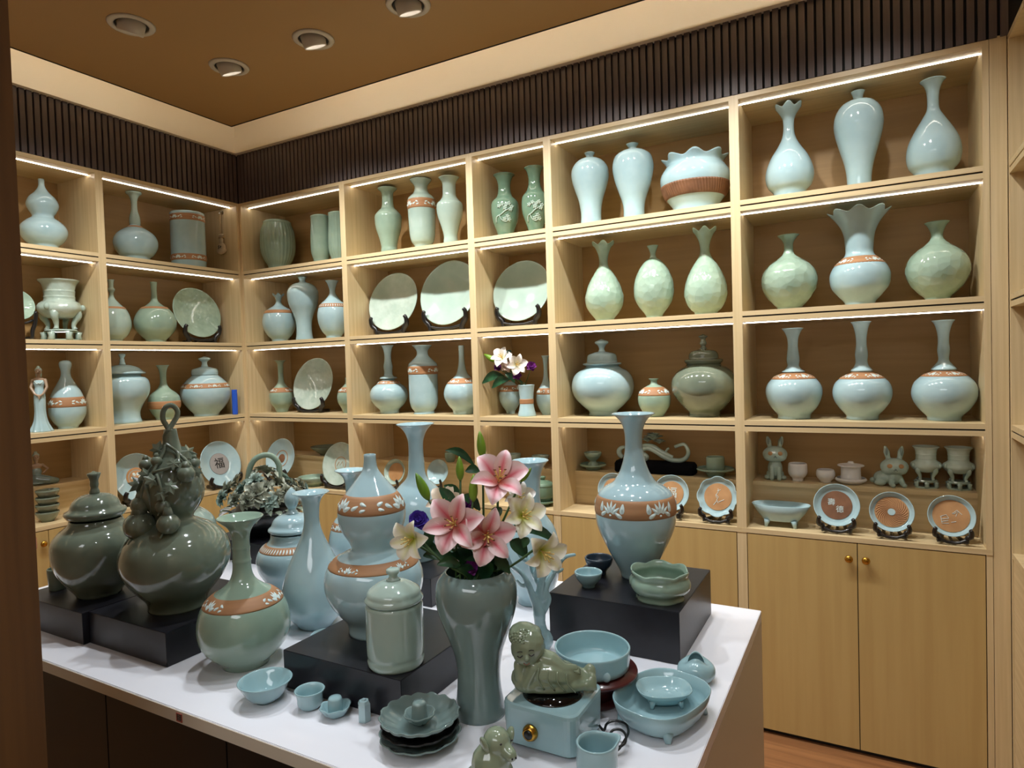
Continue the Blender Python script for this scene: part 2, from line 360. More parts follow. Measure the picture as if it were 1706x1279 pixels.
# ------------------------------------------------------------------ counter and risers
CH = .85; CX0, CX1, CY0, CY1 = 1.20, 3.075, -1.948, -1.048
t = empty('display_counter', ((CX0+CX1)/2, (CY0+CY1)/2, FZ), 0, label='long white topped display counter with black front and white end panel', cat='counter')
ox, oy = -(CX0+CX1)/2, -(CY0+CY1)/2
def cbox(n, x0, x1, y0, y1, z0, z1, m, bev=0): return box(n, x0+ox, x1+ox, y0+oy, y1+oy, z0-FZ, z1-FZ, m, t, bev)
cbox('countertop', CX0, CX1, CY0, CY1, CH-.024, CH, 'counter_white', .0012)
cbox('edge_strip', CX0, CX1, CY0-.0015, CY0, CH-.024, CH-.002, 'counter_white_shaded')  # thin overlay carrying the shaded tone of the white slab edge
cbox('end_panel', CX1-.024, CX1, CY0, CY1, FZ, CH-.0245, 'counter_white_shaded')
cbox('end_panel', CX0, CX0+.024, CY0, CY1, FZ, CH-.0245, 'counter_white_shaded')
cbox('back_panel', CX0+.024, CX1-.024, CY1-.02, CY1, FZ, CH-.0245, 'counter_white_shaded')
px = CX0+.024
for i in range(5):
    w = (CX1-CX0-.048)/5; cbox('front_panel', px+.002+i*w, px-.002+(i+1)*w, CY0+.012, CY0+.03, FZ+.02, CH-.0245, 'cabinet_black')
cbox('plinth', CX0+.024, CX1-.024, CY0+.035, CY1-.03, FZ, CH-.03, 'reveal_black')
RIS = [('black riser block on the far left of the counter under the big green lidded jar', 1.467, 1.749, -1.868, -1.586, .922),
       ('black riser block under the dark vine gourd vase', 1.751, 2.033, -1.855, -1.573, .922),
       ('black riser block under the canister and the large double gourd', 2.320, 2.603, -1.806, -1.520, .922),
       ('taller black riser block on the right, under the tallest vase and lotus bowl', 2.690, 2.973, -1.405, -1.115, .955),
       ('black riser block behind, under the very tall trumpet vase', 2.075, 2.340, -1.358, -1.085, .922),
       ('black riser block under the flower basket at the back of counter', 1.40, 1.66, -1.29, -1.06, .915)]
for lab, x0, x1, y0, y1, z in RIS:
    t = box('riser_block', x0-(x0+x1)/2, x1-(x0+x1)/2, y0-(y0+y1)/2, y1-(y0+y1)/2, 0, z-CH, 'riser_black', None, .001)
    t.location = ((x0+x1)/2, (y0+y1)/2, CH); tag(t, lab, 'riser block', 'black riser blocks')
ITEMS = [
 {'n': 'gourd_vase', 'l': 'pale blue double gourd vase with short neck on top shelf beside the brown pillar', 'c': 'vase', 'g': 'vases on the shelves', 'p': [-0.17,-0.9836,2.0638], 's': [['body','blue',[[0.3499,0.0125],[0.3156,0.0138],[0.2889,0.0282],[0.2584,0.0551],[0.224,0.0664],[0.1934,0.0551],[0.1766,0.0451],[0.1682,0.0451],[0.1476,0.0702],[0.1246,0.0909],[0.0994,0.0984],[0.0672,0.0897],[0.0442,0.0721],[0.0289,0.0564],[0.0,0.0548]]]], 'b': []},
 {'n': 'garlic_mouth_vase', 'l': 'pale blue pear vase with bulging mouth and brown carved belt, beside the standing lady figurine', 'c': 'vase', 'g': 'vases on the shelves', 'p': [-0.17,-0.9183,1.2051], 's': [['body','blue',[[0.3353,0.013],[0.3306,0.0221],[0.3212,0.0266],[0.3055,0.026],[0.2858,0.0208],[0.2583,0.0221],[0.219,0.0403],[0.1797,0.0611],[0.1403,0.0741],[0.1088,0.0793],[0.0694,0.078],[0.03,0.0605],[0.0095,0.0442],[0.0,0.043]]]], 'b': [[0.1545,0.1057,9]]},
 {'n': 'long_neck_vase', 'l': 'pale blue globe vase with long grey waisted neck, beside the brush pot', 'c': 'vase', 'g': 'vases on the shelves', 'p': [-0.17,-0.5348,2.0638], 's': [['neck','pale_green',[[0.3832,0.0398],[0.3765,0.0375],[0.3666,0.0255],[0.3416,0.0165],[0.2917,0.0158],[0.25,0.0256],[0.2209,0.0271],[0.2084,0.0256]]],['body','blue',[[0.2084,0.0256],[0.2034,0.0286],[0.1917,0.0436],[0.1867,0.0541],[0.1583,0.0903],[0.1249,0.1068],[0.0873,0.1054],[0.0456,0.0828],[0.0313,0.0663],[0.0,0.0643]]]], 'b': [[0.2025,0.1909,0]]},
 {'n': 'brush_pot', 'l': 'straight cylindrical pale blue brush pot with brown bands, beside the hanging pouch', 'c': 'pot', 'g': None, 'p': [-0.15,-0.2364,2.0638], 's': [['body','blue',[[0.3242,0.0908,1],[0.3205,0.0924],[0.2928,0.0924],[0.1728,0.0934],[0.0387,0.0935],[0.0285,0.0926,1],[0.0,0.0899]]]], 'b': [[0.3094,0.2725,12],[0.0804,0.0452,12]], 'open': 1},
 {'n': 'garlic_neck_vase', 'l': 'grey green pear vase with ringed neck, half hidden behind the shelf post', 'c': 'vase', 'g': 'vases on the shelves', 'p': [-0.17,-0.6782,1.6332], 's': [['body','pale_green',[[0.3292,0.0171],[0.3191,0.0136],[0.2874,0.0121],[0.2807,0.0171],[0.2724,0.0171],[0.2624,0.0107],[0.2331,0.0143],[0.2038,0.0372],[0.1704,0.0679],[0.1202,0.0844],[0.0783,0.0844],[0.0363,0.0658],[0.0154,0.0444],[0.0,0.043]]]], 'b': [[0.1854,0.1737,0]]},
 {'n': 'long_neck_vase', 'l': 'green celadon globe vase with thin straight neck left of a large plate', 'c': 'vase', 'g': 'vases on the shelves', 'p': [-0.17,-0.4457,1.6332], 's': [['body','celadon',[[0.3394,0.0187],[0.3261,0.0164],[0.3084,0.0148],[0.2642,0.0148],[0.2331,0.0203],[0.2128,0.0405],[0.1932,0.0686],[0.1666,0.0904],[0.1223,0.1068],[0.0778,0.1014],[0.0423,0.0765],[0.0156,0.0515],[0.0,0.05]]]], 'b': [[0.2003,0.1879,0]]},
 {'n': 'lidded_jar', 'l': 'large pale blue baluster jar with high domed lid, left of the small banded green bottle', 'c': 'jar', 'g': 'lidded jars', 'p': [-0.18,-0.6328,1.2051], 's': [['body','blue',[[0.2557,0.0847,1],[0.2482,0.0861],[0.2424,0.1022],[0.2291,0.1168],[0.2023,0.1249],[0.1773,0.1256],[0.1439,0.1169],[0.1021,0.0936],[0.0603,0.0753],[0.0268,0.0746],[0.0059,0.0819],[0.0,0.0805]]],['lid','blue',[[0.3124,0.0146],[0.3066,0.0452],[0.2941,0.0744],[0.2758,0.0949],[0.2674,0.108],[0.2624,0.108],[0.2574,0.0818]]],['knob','blue',[[0.3707,0.0058],[0.3665,0.0168],[0.3566,0.0146],[0.3441,0.0088],[0.3357,0.0124],[0.3274,0.0117],[0.3108,0.0175]]]], 'b': []},
 {'n': 'trumpet_vase', 'l': 'small green celadon bottle with trumpet mouth and brown belt, behind the gourd vine stem', 'c': 'vase', 'g': 'vases on the shelves', 'p': [-0.16,-0.4216,1.2051], 's': [['body','celadon',[[0.304,0.0347],[0.2952,0.0284],[0.266,0.0181],[0.1996,0.0189],[0.173,0.0331],[0.1509,0.0599],[0.1287,0.0773],[0.1021,0.0828],[0.0755,0.0821],[0.04,0.0679],[0.0133,0.049],[0.0,0.0458]]]], 'b': [[0.1039,0.0613,0]]},
 {'n': 'lidded_jar', 'l': 'squat pale blue jar with brown carved band and pointed knob, next to blue glass', 'c': 'jar', 'g': 'lidded jars', 'p': [-0.15,-0.1668,1.2051], 's': [['body','blue',[[0.2401,0.0721,1],[0.2344,0.0772],[0.2155,0.0995],[0.1891,0.1219],[0.1513,0.1373],[0.1135,0.1357],[0.0757,0.1202],[0.0426,0.0962],[0.0133,0.0705],[0.0,0.0688]]],['lid','blue',[[0.2929,0.0172],[0.2863,0.0429],[0.2768,0.0686],[0.2674,0.0729],[0.242,0.0738]]],['knob','blue',[[0.3522,0.0026],[0.3419,0.0326],[0.3353,0.0334],[0.3287,0.0257],[0.3211,0.0163],[0.307,0.0154],[0.291,0.0206]]]], 'b': [[0.1929,0.1645,14]]},
 {'n': 'blue_glass', 'l': 'tall cobalt blue glass tumbler in the shelf corner, beside squat banded jar', 'c': 'glass', 'g': None, 'p': [-0.02,-0.0692,1.2051], 's': [['body','cobalt',[[0.1488,0.0158,1],[0.1392,0.0158],[0.0038,0.0158],[0.0,0.0149,1]]]], 'b': [], 'open': 1},
 {'n': 'barrel_vase', 'l': 'wide fluted green barrel jar alone at left end of the top shelf', 'c': 'vase', 'g': 'vases on the shelves', 'p': [0.1317,0.17,2.0638], 's': [['body','celadon',[[0.3132,0.076],[0.3054,0.0834],[0.2976,0.0816],[0.2506,0.0973],[0.1822,0.103],[0.1234,0.0984],[0.0744,0.0817],[0.0401,0.0613],[0.0,0.0594]]]], 'b': [], 'flute': 28},
 {'n': 'cylinder_vase', 'l': 'straight green crackle cylinder vase, left of the two standing together', 'c': 'vase', 'g': 'vases on the shelves', 'p': [0.5101,0.15,2.0638], 's': [['body','celadon',[[0.2927,0.0485],[0.2871,0.0538],[0.2741,0.0521],[0.1534,0.0575],[0.079,0.0557],[0.0492,0.0485],[0.0399,0.045],[0.0,0.0436]]]], 'b': []},
 {'n': 'cylinder_vase', 'l': 'fluted green cylinder vase half hidden by the post, right of its twin', 'c': 'vase', 'g': 'vases on the shelves', 'p': [0.6305,0.17,2.0638], 's': [['body','celadon',[[0.2983,0.0465],[0.2928,0.0536],[0.2799,0.0519],[0.1421,0.0573],[0.0777,0.0555],[0.0501,0.0484],[0.039,0.0448],[0.0,0.0434]]]], 'b': [], 'flute': 20},
 {'n': 'ruffled_bottle', 'l': 'small pale blue pear vase with ruffled mouth and pink band, left of tall meiping', 'c': 'vase', 'g': 'vases on the shelves', 'p': [0.1395,0.15,1.6332], 's': [['body','blue',[[0.2937,0.0351],[0.2839,0.024],[0.2477,0.0157],[0.2281,0.0277],[0.2085,0.0573],[0.1889,0.0814],[0.1595,0.0943],[0.1203,0.0999],[0.0811,0.0916],[0.0418,0.0704],[0.0173,0.0481],[0.0,0.0467]]]], 'b': [[0.1968,0.1752,0]], 'ruffle': 6},
 {'n': 'meiping_vase', 'l': 'tall pale blue meiping with narrow foot between two pear vases', 'c': 'vase', 'g': 'vases on the shelves', 'p': [0.3389,0.16,1.6332], 's': [['body','blue',[[0.3833,0.0274],[0.3778,0.0238],[0.3602,0.0164],[0.3528,0.0256],[0.3436,0.0503],[0.326,0.0749],[0.3001,0.0887],[0.2631,0.0905],[0.2168,0.0823],[0.1705,0.0631],[0.1241,0.0485],[0.0778,0.0449],[0.0313,0.0476],[0.0109,0.0513],[0.0,0.0498]]]], 'b': []},
 {'n': 'trumpet_vase', 'l': 'pale blue pear vase with flared mouth and pink belt, cut off by post', 'c': 'vase', 'g': 'vases on the shelves', 'p': [0.5871,0.15,1.6332], 's': [['body','blue',[[0.3378,0.0394],[0.3276,0.0304],[0.2795,0.0161],[0.2564,0.0215],[0.2287,0.043],[0.2055,0.0681],[0.1777,0.0824],[0.1407,0.0896],[0.0943,0.0852],[0.0479,0.0681],[0.0201,0.0466],[0.0,0.0452]]]], 'b': [[0.2027,0.1814,18]]},
 {'n': 'ribbed_bottle', 'l': 'small green bottle with ribbed straight neck and disc mouth, left of an oval plate', 'c': 'vase', 'g': 'vases on the shelves', 'p': [0.1326,0.15,1.2051], 's': [['body','celadon',[[0.3163,0.038],[0.3095,0.026],[0.2948,0.0176],[0.2702,0.0167],[0.2016,0.0167],[0.1741,0.0241],[0.1475,0.0483],[0.121,0.0706],[0.0886,0.0734],[0.0541,0.066],[0.0246,0.0437],[0.0,0.0353]]]], 'b': [[0.1505,0.121,8]]},
 {'n': 'globe_vase', 'l': 'green globe vase mostly hidden behind the post, right of an oval plate', 'c': 'vase', 'g': 'vases on the shelves', 'p': [0.6794,0.15,1.2051], 's': [['body','celadon',[[0.2014,0.0143],[0.1691,0.0161],[0.146,0.0357],[0.123,0.0553],[0.0906,0.0634],[0.0583,0.0589],[0.0259,0.0402],[0.0,0.0322]]]], 'b': [[0.1479,0.1183,8]]},
 {'n': 'baluster_vase', 'l': 'green baluster vase with flared mouth, leftmost of three on its shelf', 'c': 'vase', 'g': 'vases on the shelves', 'p': [1.01,0.16,2.0638], 's': [['body','celadon',[[0.3739,0.0534],[0.3669,0.0482],[0.3547,0.0345],[0.3304,0.031],[0.2869,0.0319],[0.2678,0.0371],[0.2477,0.0569],[0.226,0.0725],[0.1998,0.0742],[0.1562,0.069],[0.0952,0.0509],[0.0515,0.0432],[0.0358,0.0458],[0.0,0.0444]]]], 'b': []},
 {'n': 'rouleau_vase', 'l': 'shouldered green vase with brown pierced belt, between two baluster vases', 'c': 'vase', 'g': 'vases on the shelves', 'p': [1.2378,0.16,2.0638], 's': [['body','pale_green',[[0.3832,0.0581],[0.3749,0.0522],[0.3517,0.0353],[0.3168,0.0404],[0.2935,0.064],[0.2819,0.0724],[0.2669,0.0741],[0.217,0.0733],[0.1504,0.0708],[0.0837,0.0658],[0.0545,0.0574],[0.0353,0.0439],[0.0,0.0426]]]], 'b': [[0.2752,0.2253,14]]},
 {'n': 'baluster_vase', 'l': 'pale green long necked baluster vase beside the post, right of brown belted vase', 'c': 'vase', 'g': 'vases on the shelves', 'p': [1.4241,0.15,2.0638], 's': [['body','pale_green',[[0.3622,0.0542],[0.354,0.046],[0.3352,0.0361],[0.2984,0.0345],[0.2656,0.037],[0.2451,0.051],[0.2288,0.0658],[0.2083,0.0691],[0.1673,0.0642],[0.1098,0.0461],[0.0605,0.0354],[0.0342,0.0379],[0.0,0.0367]]]], 'b': []},
 {'n': 'collared_vase', 'l': 'pale blue globe vase with collared double neck, leftmost on its shelf', 'c': 'vase', 'g': 'vases on the shelves', 'p': [0.98,0.15,1.2051], 's': [['body','blue',[[0.3748,0.0364],[0.366,0.0286],[0.3336,0.02],[0.2942,0.0191],[0.2592,0.0252],[0.2285,0.0226],[0.2083,0.0261],[0.1995,0.0452],[0.1925,0.0487],[0.189,0.0295],[0.1802,0.0452],[0.1627,0.0661],[0.1451,0.0887],[0.1187,0.1026],[0.0836,0.1026],[0.0484,0.0835],[0.0176,0.054],[0.0,0.0522]]]], 'b': [[0.1802,0.1627,10]]},
 {'n': 'rouleau_vase', 'l': 'tall pale blue shouldered vase with brown flower belt between two globe vases', 'c': 'vase', 'g': 'vases on the shelves', 'p': [1.217,0.15,1.2051], 's': [['body','blue',[[0.365,0.0542],[0.3565,0.0458],[0.3378,0.0314],[0.3124,0.0322],[0.2869,0.056],[0.2682,0.0746],[0.258,0.078],[0.2104,0.078],[0.1253,0.0773],[0.0572,0.0748],[0.0316,0.0663],[0.0128,0.0527],[0.0,0.0586]]]], 'b': [[0.2546,0.2104,8]]},
 {'n': 'stick_neck_vase', 'l': 'pale blue globe vase with thin straight stick neck, against the post', 'c': 'vase', 'g': 'vases on the shelves', 'p': [1.466,0.15,1.2051], 's': [['body','blue',[[0.3547,0.0148],[0.2788,0.0148],[0.2375,0.0206],[0.2086,0.0297],[0.1946,0.0412],[0.1731,0.0643],[0.1549,0.0825],[0.1218,0.0957],[0.0887,0.0957],[0.0473,0.0759],[0.0224,0.0545],[0.0,0.052]]]], 'b': [[0.1863,0.1582,10]]},
 {'n': 'baluster_vase', 'l': 'deep green baluster vase with raised plum blossoms, left one of the pair', 'c': 'vase', 'g': 'plum blossom vases', 'p': [1.7499,0.15,2.0638], 's': [['body','deep_green',[[0.3204,0.0542],[0.3125,0.0446],[0.2833,0.0327],[0.2398,0.0319],[0.216,0.0399],[0.1923,0.0622],[0.1764,0.0686],[0.1368,0.0686],[0.0892,0.0607],[0.0495,0.0447],[0.0297,0.0391],[0.0,0.038]]]], 'b': [], 'blossom': 0.1368},
 {'n': 'baluster_vase', 'l': 'deep green baluster vase with raised plum blossoms, right one half behind post', 'c': 'vase', 'g': 'plum blossom vases', 'p': [1.9157,0.15,2.0638], 's': [['body','deep_green',[[0.3282,0.0481],[0.3205,0.0404],[0.2873,0.0295],[0.2449,0.0303],[0.218,0.0404],[0.1925,0.0598],[0.1678,0.0645],[0.1137,0.0614],[0.0673,0.0467],[0.0302,0.0358],[0.0,0.0347]]]], 'b': [], 'blossom': 0.1214},
 {'n': 'globe_vase', 'l': 'pale blue vase with brown shoulder band behind the small flower bouquet', 'c': 'vase', 'g': 'vases on the shelves', 'p': [1.7201,0.2,1.2051], 's': [['body','blue',[[0.1623,0.0133],[0.1559,0.0233],[0.1445,0.0349],[0.1299,0.0466],[0.1104,0.0559],[0.0877,0.0579],[0.0617,0.0533],[0.0358,0.04],[0.013,0.024],[0.0,0.0213]]]], 'b': [[0.1445,0.113,9]]},
 {'n': 'waisted_vase', 'l': 'short pale blue waisted vase with brown waist holding the small flower bouquet', 'c': 'vase', 'g': None, 'p': [1.8753,0.08,1.2051], 's': [['body','blue',[[0.1488,0.0408],[0.1423,0.039],[0.1197,0.0358],[0.0906,0.0333],[0.0712,0.0327],[0.055,0.0333],[0.0324,0.0371],[0.013,0.0422],[0.0,0.0444,1]]]], 'b': [[0.0825,0.0589,0]], 'open': 1},
 {'n': 'trumpet_vase', 'l': 'pale blue long necked vase half hidden by post, right of the small bouquet', 'c': 'vase', 'g': 'vases on the shelves', 'p': [1.9369,0.17,1.2051], 's': [['body','blue',[[0.2864,0.0197],[0.2752,0.0146],[0.2465,0.0108],[0.2017,0.0102],[0.1762,0.0134],[0.1538,0.021],[0.1378,0.0303],[0.1154,0.0415],[0.0962,0.0478],[0.0737,0.0498],[0.0481,0.0453],[0.0225,0.0332],[0.0032,0.023],[0.0,0.0223]]]], 'b': [[0.1298,0.0994,8]]},
 {'n': 'meiping_vase', 'l': 'pale blue meiping with tiny mouth, left of the taller one', 'c': 'vase', 'g': 'vases on the shelves', 'p': [2.2016,0.15,2.0638], 's': [['body','blue',[[0.3465,0.0243],[0.3414,0.0213],[0.3282,0.0162],[0.323,0.0294],[0.3061,0.0604],[0.2803,0.0803],[0.2509,0.0862],[0.2214,0.0833],[0.1772,0.0708],[0.1329,0.056],[0.0886,0.048],[0.0443,0.0465],[0.0347,0.048],[0.0,0.0465]]]], 'b': []},
 {'n': 'meiping_vase', 'l': 'larger pale blue meiping on top shelf beside the scalloped fluted bowl', 'c': 'vase', 'g': 'vases on the shelves', 'p': [2.4053,0.15,2.0638], 's': [['body','blue',[[0.3483,0.0275],[0.3433,0.0239],[0.3291,0.0155],[0.3234,0.0239],[0.3149,0.0521],[0.295,0.0789],[0.2665,0.0888],[0.2381,0.0902],[0.1882,0.0811],[0.1383,0.0649],[0.0955,0.0508],[0.0598,0.0459],[0.0312,0.0466],[0.0,0.0452]]]], 'b': []},
 {'n': 'scalloped_jar', 'l': 'big wide pale blue jar with scalloped rim above fluted brown band', 'c': 'jar', 'g': None, 'p': [2.6695,0.175,2.0638], 's': [['body','blue',[[0.2436,0.1302],[0.2264,0.1196],[0.2161,0.1169],[0.2024,0.1262],[0.175,0.1422],[0.1509,0.1456],[0.1303,0.1423],[0.1166,0.137],[0.0822,0.1251],[0.0616,0.1105],[0.0341,0.0932],[0.0,0.0904]]]], 'b': [[0.1269,0.0719,-1]], 'ruffle': 8, 'open': 1},
 {'n': 'ruffled_bottle', 'l': 'green pear vase with ruffled mouth, left on the second shelf', 'c': 'vase', 'g': 'vases on the shelves', 'p': [2.2555,0.15,1.6332], 's': [['body','celadon',[[0.3576,0.0512],[0.348,0.0409],[0.3208,0.0278],[0.2767,0.019],[0.2546,0.0227],[0.2252,0.0417],[0.1883,0.0637],[0.1441,0.0813],[0.1072,0.0886],[0.0703,0.0813],[0.0407,0.0638],[0.0126,0.0425],[0.0,0.0413]]]], 'b': [], 'ruffle': 6, 'carve': 1},
 {'n': 'olive_shape_vase', 'l': 'green egg shaped vase with small flared mouth between two ruffled vases', 'c': 'vase', 'g': 'vases on the shelves', 'p': [2.4858,0.15,1.6332], 's': [['body','celadon',[[0.3215,0.025],[0.3144,0.0208],[0.2883,0.0118],[0.2706,0.0146],[0.2599,0.0292],[0.2316,0.0542],[0.1962,0.0736],[0.1607,0.0841],[0.1252,0.0869],[0.0897,0.0821],[0.0542,0.0647],[0.0257,0.0425],[0.0115,0.0348],[0.0,0.0338]]]], 'b': [], 'carve': 1},
 {'n': 'ruffled_bottle', 'l': 'tall green pear vase with ruffled mouth, right on the second shelf beside post', 'c': 'vase', 'g': 'vases on the shelves', 'p': [2.7093,0.15,1.6332], 's': [['body','celadon',[[0.3624,0.0497],[0.3509,0.0406],[0.3216,0.0262],[0.2978,0.0209],[0.2706,0.0196],[0.2433,0.0301],[0.2093,0.0537],[0.1615,0.076],[0.1206,0.0866],[0.0864,0.0879],[0.0522,0.0781],[0.0283,0.063],[0.0159,0.0486],[0.0,0.0471]]]], 'b': [], 'ruffle': 6, 'carve': 1},
 {'n': 'lidded_jar', 'l': 'huge round pale blue jar with domed lid, left of the little globe vase', 'c': 'jar', 'g': 'lidded jars', 'p': [2.2246,0.18,1.2051], 's': [['body','blue',[[0.2307,0.0763,1],[0.2261,0.0779],[0.2191,0.0872],[0.2052,0.1137],[0.182,0.1332],[0.1511,0.1434],[0.1201,0.1434],[0.0814,0.1287],[0.0504,0.1014],[0.0272,0.0749],[0.0178,0.0655],[0.0,0.0679]]],['lid','blue',[[0.2963,0.0156],[0.2917,0.0389],[0.2809,0.0638],[0.2631,0.0693],[0.2469,0.0716],[0.2415,0.0895],[0.2361,0.0895],[0.2307,0.0732]]],['knob','blue',[[0.3534,0.0023],[0.341,0.0311],[0.3333,0.0311],[0.3272,0.0218],[0.3171,0.0148],[0.3056,0.0124],[0.2917,0.0202]]]], 'b': []},
 {'n': 'small_jar', 'l': 'little green globe vase with brown shoulder between two huge lidded jars', 'c': 'vase', 'g': 'vases on the shelves', 'p': [2.4793,0.14,1.2051], 's': [['body','celadon',[[0.1666,0.024],[0.1588,0.0146],[0.1432,0.016],[0.1353,0.032],[0.1174,0.0553],[0.0939,0.0692],[0.0665,0.0707],[0.0431,0.0649],[0.0196,0.0503],[0.0,0.0386]]]], 'b': [[0.1307,0.0931,9]]},
 {'n': 'lidded_jar', 'l': 'huge round olive green jar with domed lid and ringed knob, beside the post', 'c': 'jar', 'g': 'lidded jars', 'p': [2.6875,0.18,1.2051], 's': [['body','olive',[[0.2242,0.0725,1],[0.2191,0.0753],[0.2097,0.0935],[0.1902,0.1172],[0.165,0.1326],[0.1361,0.1375],[0.1071,0.1341],[0.071,0.1132],[0.0348,0.0818],[0.0167,0.0643],[0.0,0.0657]]],['lid','olive',[[0.2905,0.0139],[0.2862,0.0293],[0.2789,0.053],[0.2645,0.0614],[0.2494,0.0635],[0.2429,0.0809],[0.2371,0.0809],[0.2256,0.0725]]],['knob','olive',[[0.3538,0.0021],[0.343,0.0202],[0.3366,0.0125],[0.3272,0.0098],[0.32,0.0132],[0.3106,0.0146],[0.302,0.0084],[0.2876,0.0181]]]], 'b': []},
 {'n': 'ruffled_bottle', 'l': 'pale blue pear vase with ruffled mouth, leftmost on the top right shelf', 'c': 'vase', 'g': 'vases on the shelves', 'p': [3.0438,0.15,2.0638], 's': [['body','blue',[[0.3732,0.0494],[0.3611,0.0404],[0.3288,0.0232],[0.2803,0.0202],[0.2479,0.027],[0.2155,0.0435],[0.175,0.069],[0.1263,0.0871],[0.0939,0.0893],[0.0614,0.0796],[0.037,0.0601],[0.0,0.0583]]]], 'b': [], 'ruffle': 6},
 {'n': 'meiping_vase', 'l': 'pale blue meiping in the middle of the top right shelf', 'c': 'vase', 'g': 'vases on the shelves', 'p': [3.2865,0.15,2.0638], 's': [['body','blue',[[0.3768,0.0246],[0.3691,0.0205],[0.3491,0.0171],[0.3429,0.0315],[0.3306,0.0562],[0.3013,0.0767],[0.2627,0.0843],[0.2241,0.0809],[0.17,0.0672],[0.1081,0.0501],[0.0616,0.0426],[0.0344,0.0412],[0.0,0.04]]]], 'b': []},
 {'n': 'pear_bottle', 'l': 'pale blue pear vase with flared mouth, rightmost on the top right shelf', 'c': 'vase', 'g': 'vases on the shelves', 'p': [3.5235,0.15,2.0638], 's': [['body','blue',[[0.3623,0.0409],[0.3521,0.031],[0.3315,0.0223],[0.2875,0.018],[0.2581,0.0205],[0.2287,0.0354],[0.1845,0.0609],[0.1403,0.0802],[0.096,0.0859],[0.0591,0.0784],[0.0332,0.061],[0.0,0.0592]]]], 'b': []},
 {'n': 'squat_bottle', 'l': 'squat green carved globe vase with flared mouth, left of the wide ruffled vase', 'c': 'vase', 'g': 'vases on the shelves', 'p': [3.0356,0.15,1.6332], 's': [['body','celadon',[[0.2991,0.0415],[0.2917,0.0332],[0.2729,0.0196],[0.25,0.0166],[0.2254,0.0219],[0.2058,0.0438],[0.1828,0.0756],[0.15,0.099],[0.1172,0.1044],[0.0843,0.0984],[0.0473,0.0772],[0.0226,0.0553],[0.0144,0.0469],[0.0,0.0455]]]], 'b': [], 'carve': 1},
 {'n': 'ruffled_trumpet_vase', 'l': 'pale blue globe vase with very wide ruffled trumpet mouth and brown collar', 'c': 'vase', 'g': 'vases on the shelves', 'p': [3.2833,0.16,1.6332], 's': [['body','blue',[[0.3586,0.1023],[0.343,0.0899],[0.3117,0.0678],[0.2765,0.054],[0.2374,0.0492],[0.2021,0.0485],[0.1864,0.0582],[0.1707,0.0748],[0.155,0.0901],[0.1276,0.1026],[0.104,0.104],[0.0725,0.0971],[0.0411,0.0736],[0.0159,0.0528],[0.0,0.0512]]]], 'b': [[0.1872,0.1574,6]], 'ruffle': 8, 'open': 1},
 {'n': 'squat_bottle', 'l': 'green carved globe vase with flared mouth, right of the wide ruffled vase', 'c': 'vase', 'g': 'vases on the shelves', 'p': [3.5311,0.15,1.6332], 's': [['body','celadon',[[0.285,0.0398],[0.2753,0.0311],[0.2442,0.0187],[0.2256,0.0212],[0.2085,0.0361],[0.1885,0.0623],[0.1625,0.0872],[0.1253,0.1004],[0.0955,0.0985],[0.0582,0.0811],[0.0284,0.0549],[0.0149,0.0412],[0.0,0.04]]]], 'b': [], 'carve': 1},
 {'n': 'collared_vase', 'l': 'pale blue globe vase with waisted neck, leftmost of the three matching ones', 'c': 'vase', 'g': 'matching waisted neck vases', 'p': [3.0468,0.13,1.2051], 's': [['body','blue',[[0.3564,0.0405],[0.3474,0.033],[0.3213,0.0218],[0.2886,0.0188],[0.2641,0.021],[0.2314,0.024],[0.2085,0.0218],[0.1945,0.0316],[0.1855,0.0436],[0.1822,0.0376],[0.1724,0.0601],[0.1577,0.0812],[0.1331,0.0993],[0.1085,0.1046],[0.0756,0.0993],[0.0428,0.0836],[0.0181,0.0633],[0.0115,0.0602],[0.0,0.061]]]], 'b': [[0.1822,0.1568,8]]},
 {'n': 'collared_vase', 'l': 'pale blue globe vase with waisted neck, middle of the three matching ones', 'c': 'vase', 'g': 'matching waisted neck vases', 'p': [3.2856,0.13,1.2051], 's': [['body','blue',[[0.3685,0.0357],[0.3583,0.0289],[0.3253,0.0206],[0.2861,0.0179],[0.2468,0.022],[0.2153,0.0206],[0.1996,0.0262],[0.1839,0.0386],[0.1791,0.033],[0.1681,0.0565],[0.1555,0.0758],[0.1366,0.093],[0.105,0.1013],[0.0735,0.0965],[0.0419,0.0779],[0.0182,0.0579],[0.0119,0.0545],[0.0,0.0552]]]], 'b': [[0.1799,0.1539,8]]},
 {'n': 'collared_vase', 'l': 'pale blue globe vase with waisted neck, rightmost of the three matching ones', 'c': 'vase', 'g': 'matching waisted neck vases', 'p': [3.5453,0.13,1.2051], 's': [['body','blue',[[0.3584,0.0369],[0.3494,0.0295],[0.3197,0.0203],[0.2825,0.0172],[0.2527,0.0197],[0.2154,0.0172],[0.2005,0.0271],[0.1826,0.0401],[0.1781,0.0339],[0.1691,0.0555],[0.1579,0.0727],[0.137,0.0925],[0.1034,0.1018],[0.0734,0.0975],[0.0397,0.0778],[0.0172,0.0568],[0.0112,0.0531],[0.0,0.0531]]]], 'b': [[0.1796,0.1587,8]]},
 {'n': 'tea_cup', 'l': 'white stoneware cup beside the sitting rabbit on the upper step', 'c': 'cup', 'g': 'cups on the upper step', 'p': [3.0472,0.24,0.937], 's': [['body','white',[[0.0718,0.0341],[0.0676,0.0357],[0.0522,0.0368],[0.0354,0.0368],[0.0213,0.0315],[0.0115,0.0224],[0.0045,0.0213],[0.0,0.0219,1]]]], 'b': [], 'open': 1},
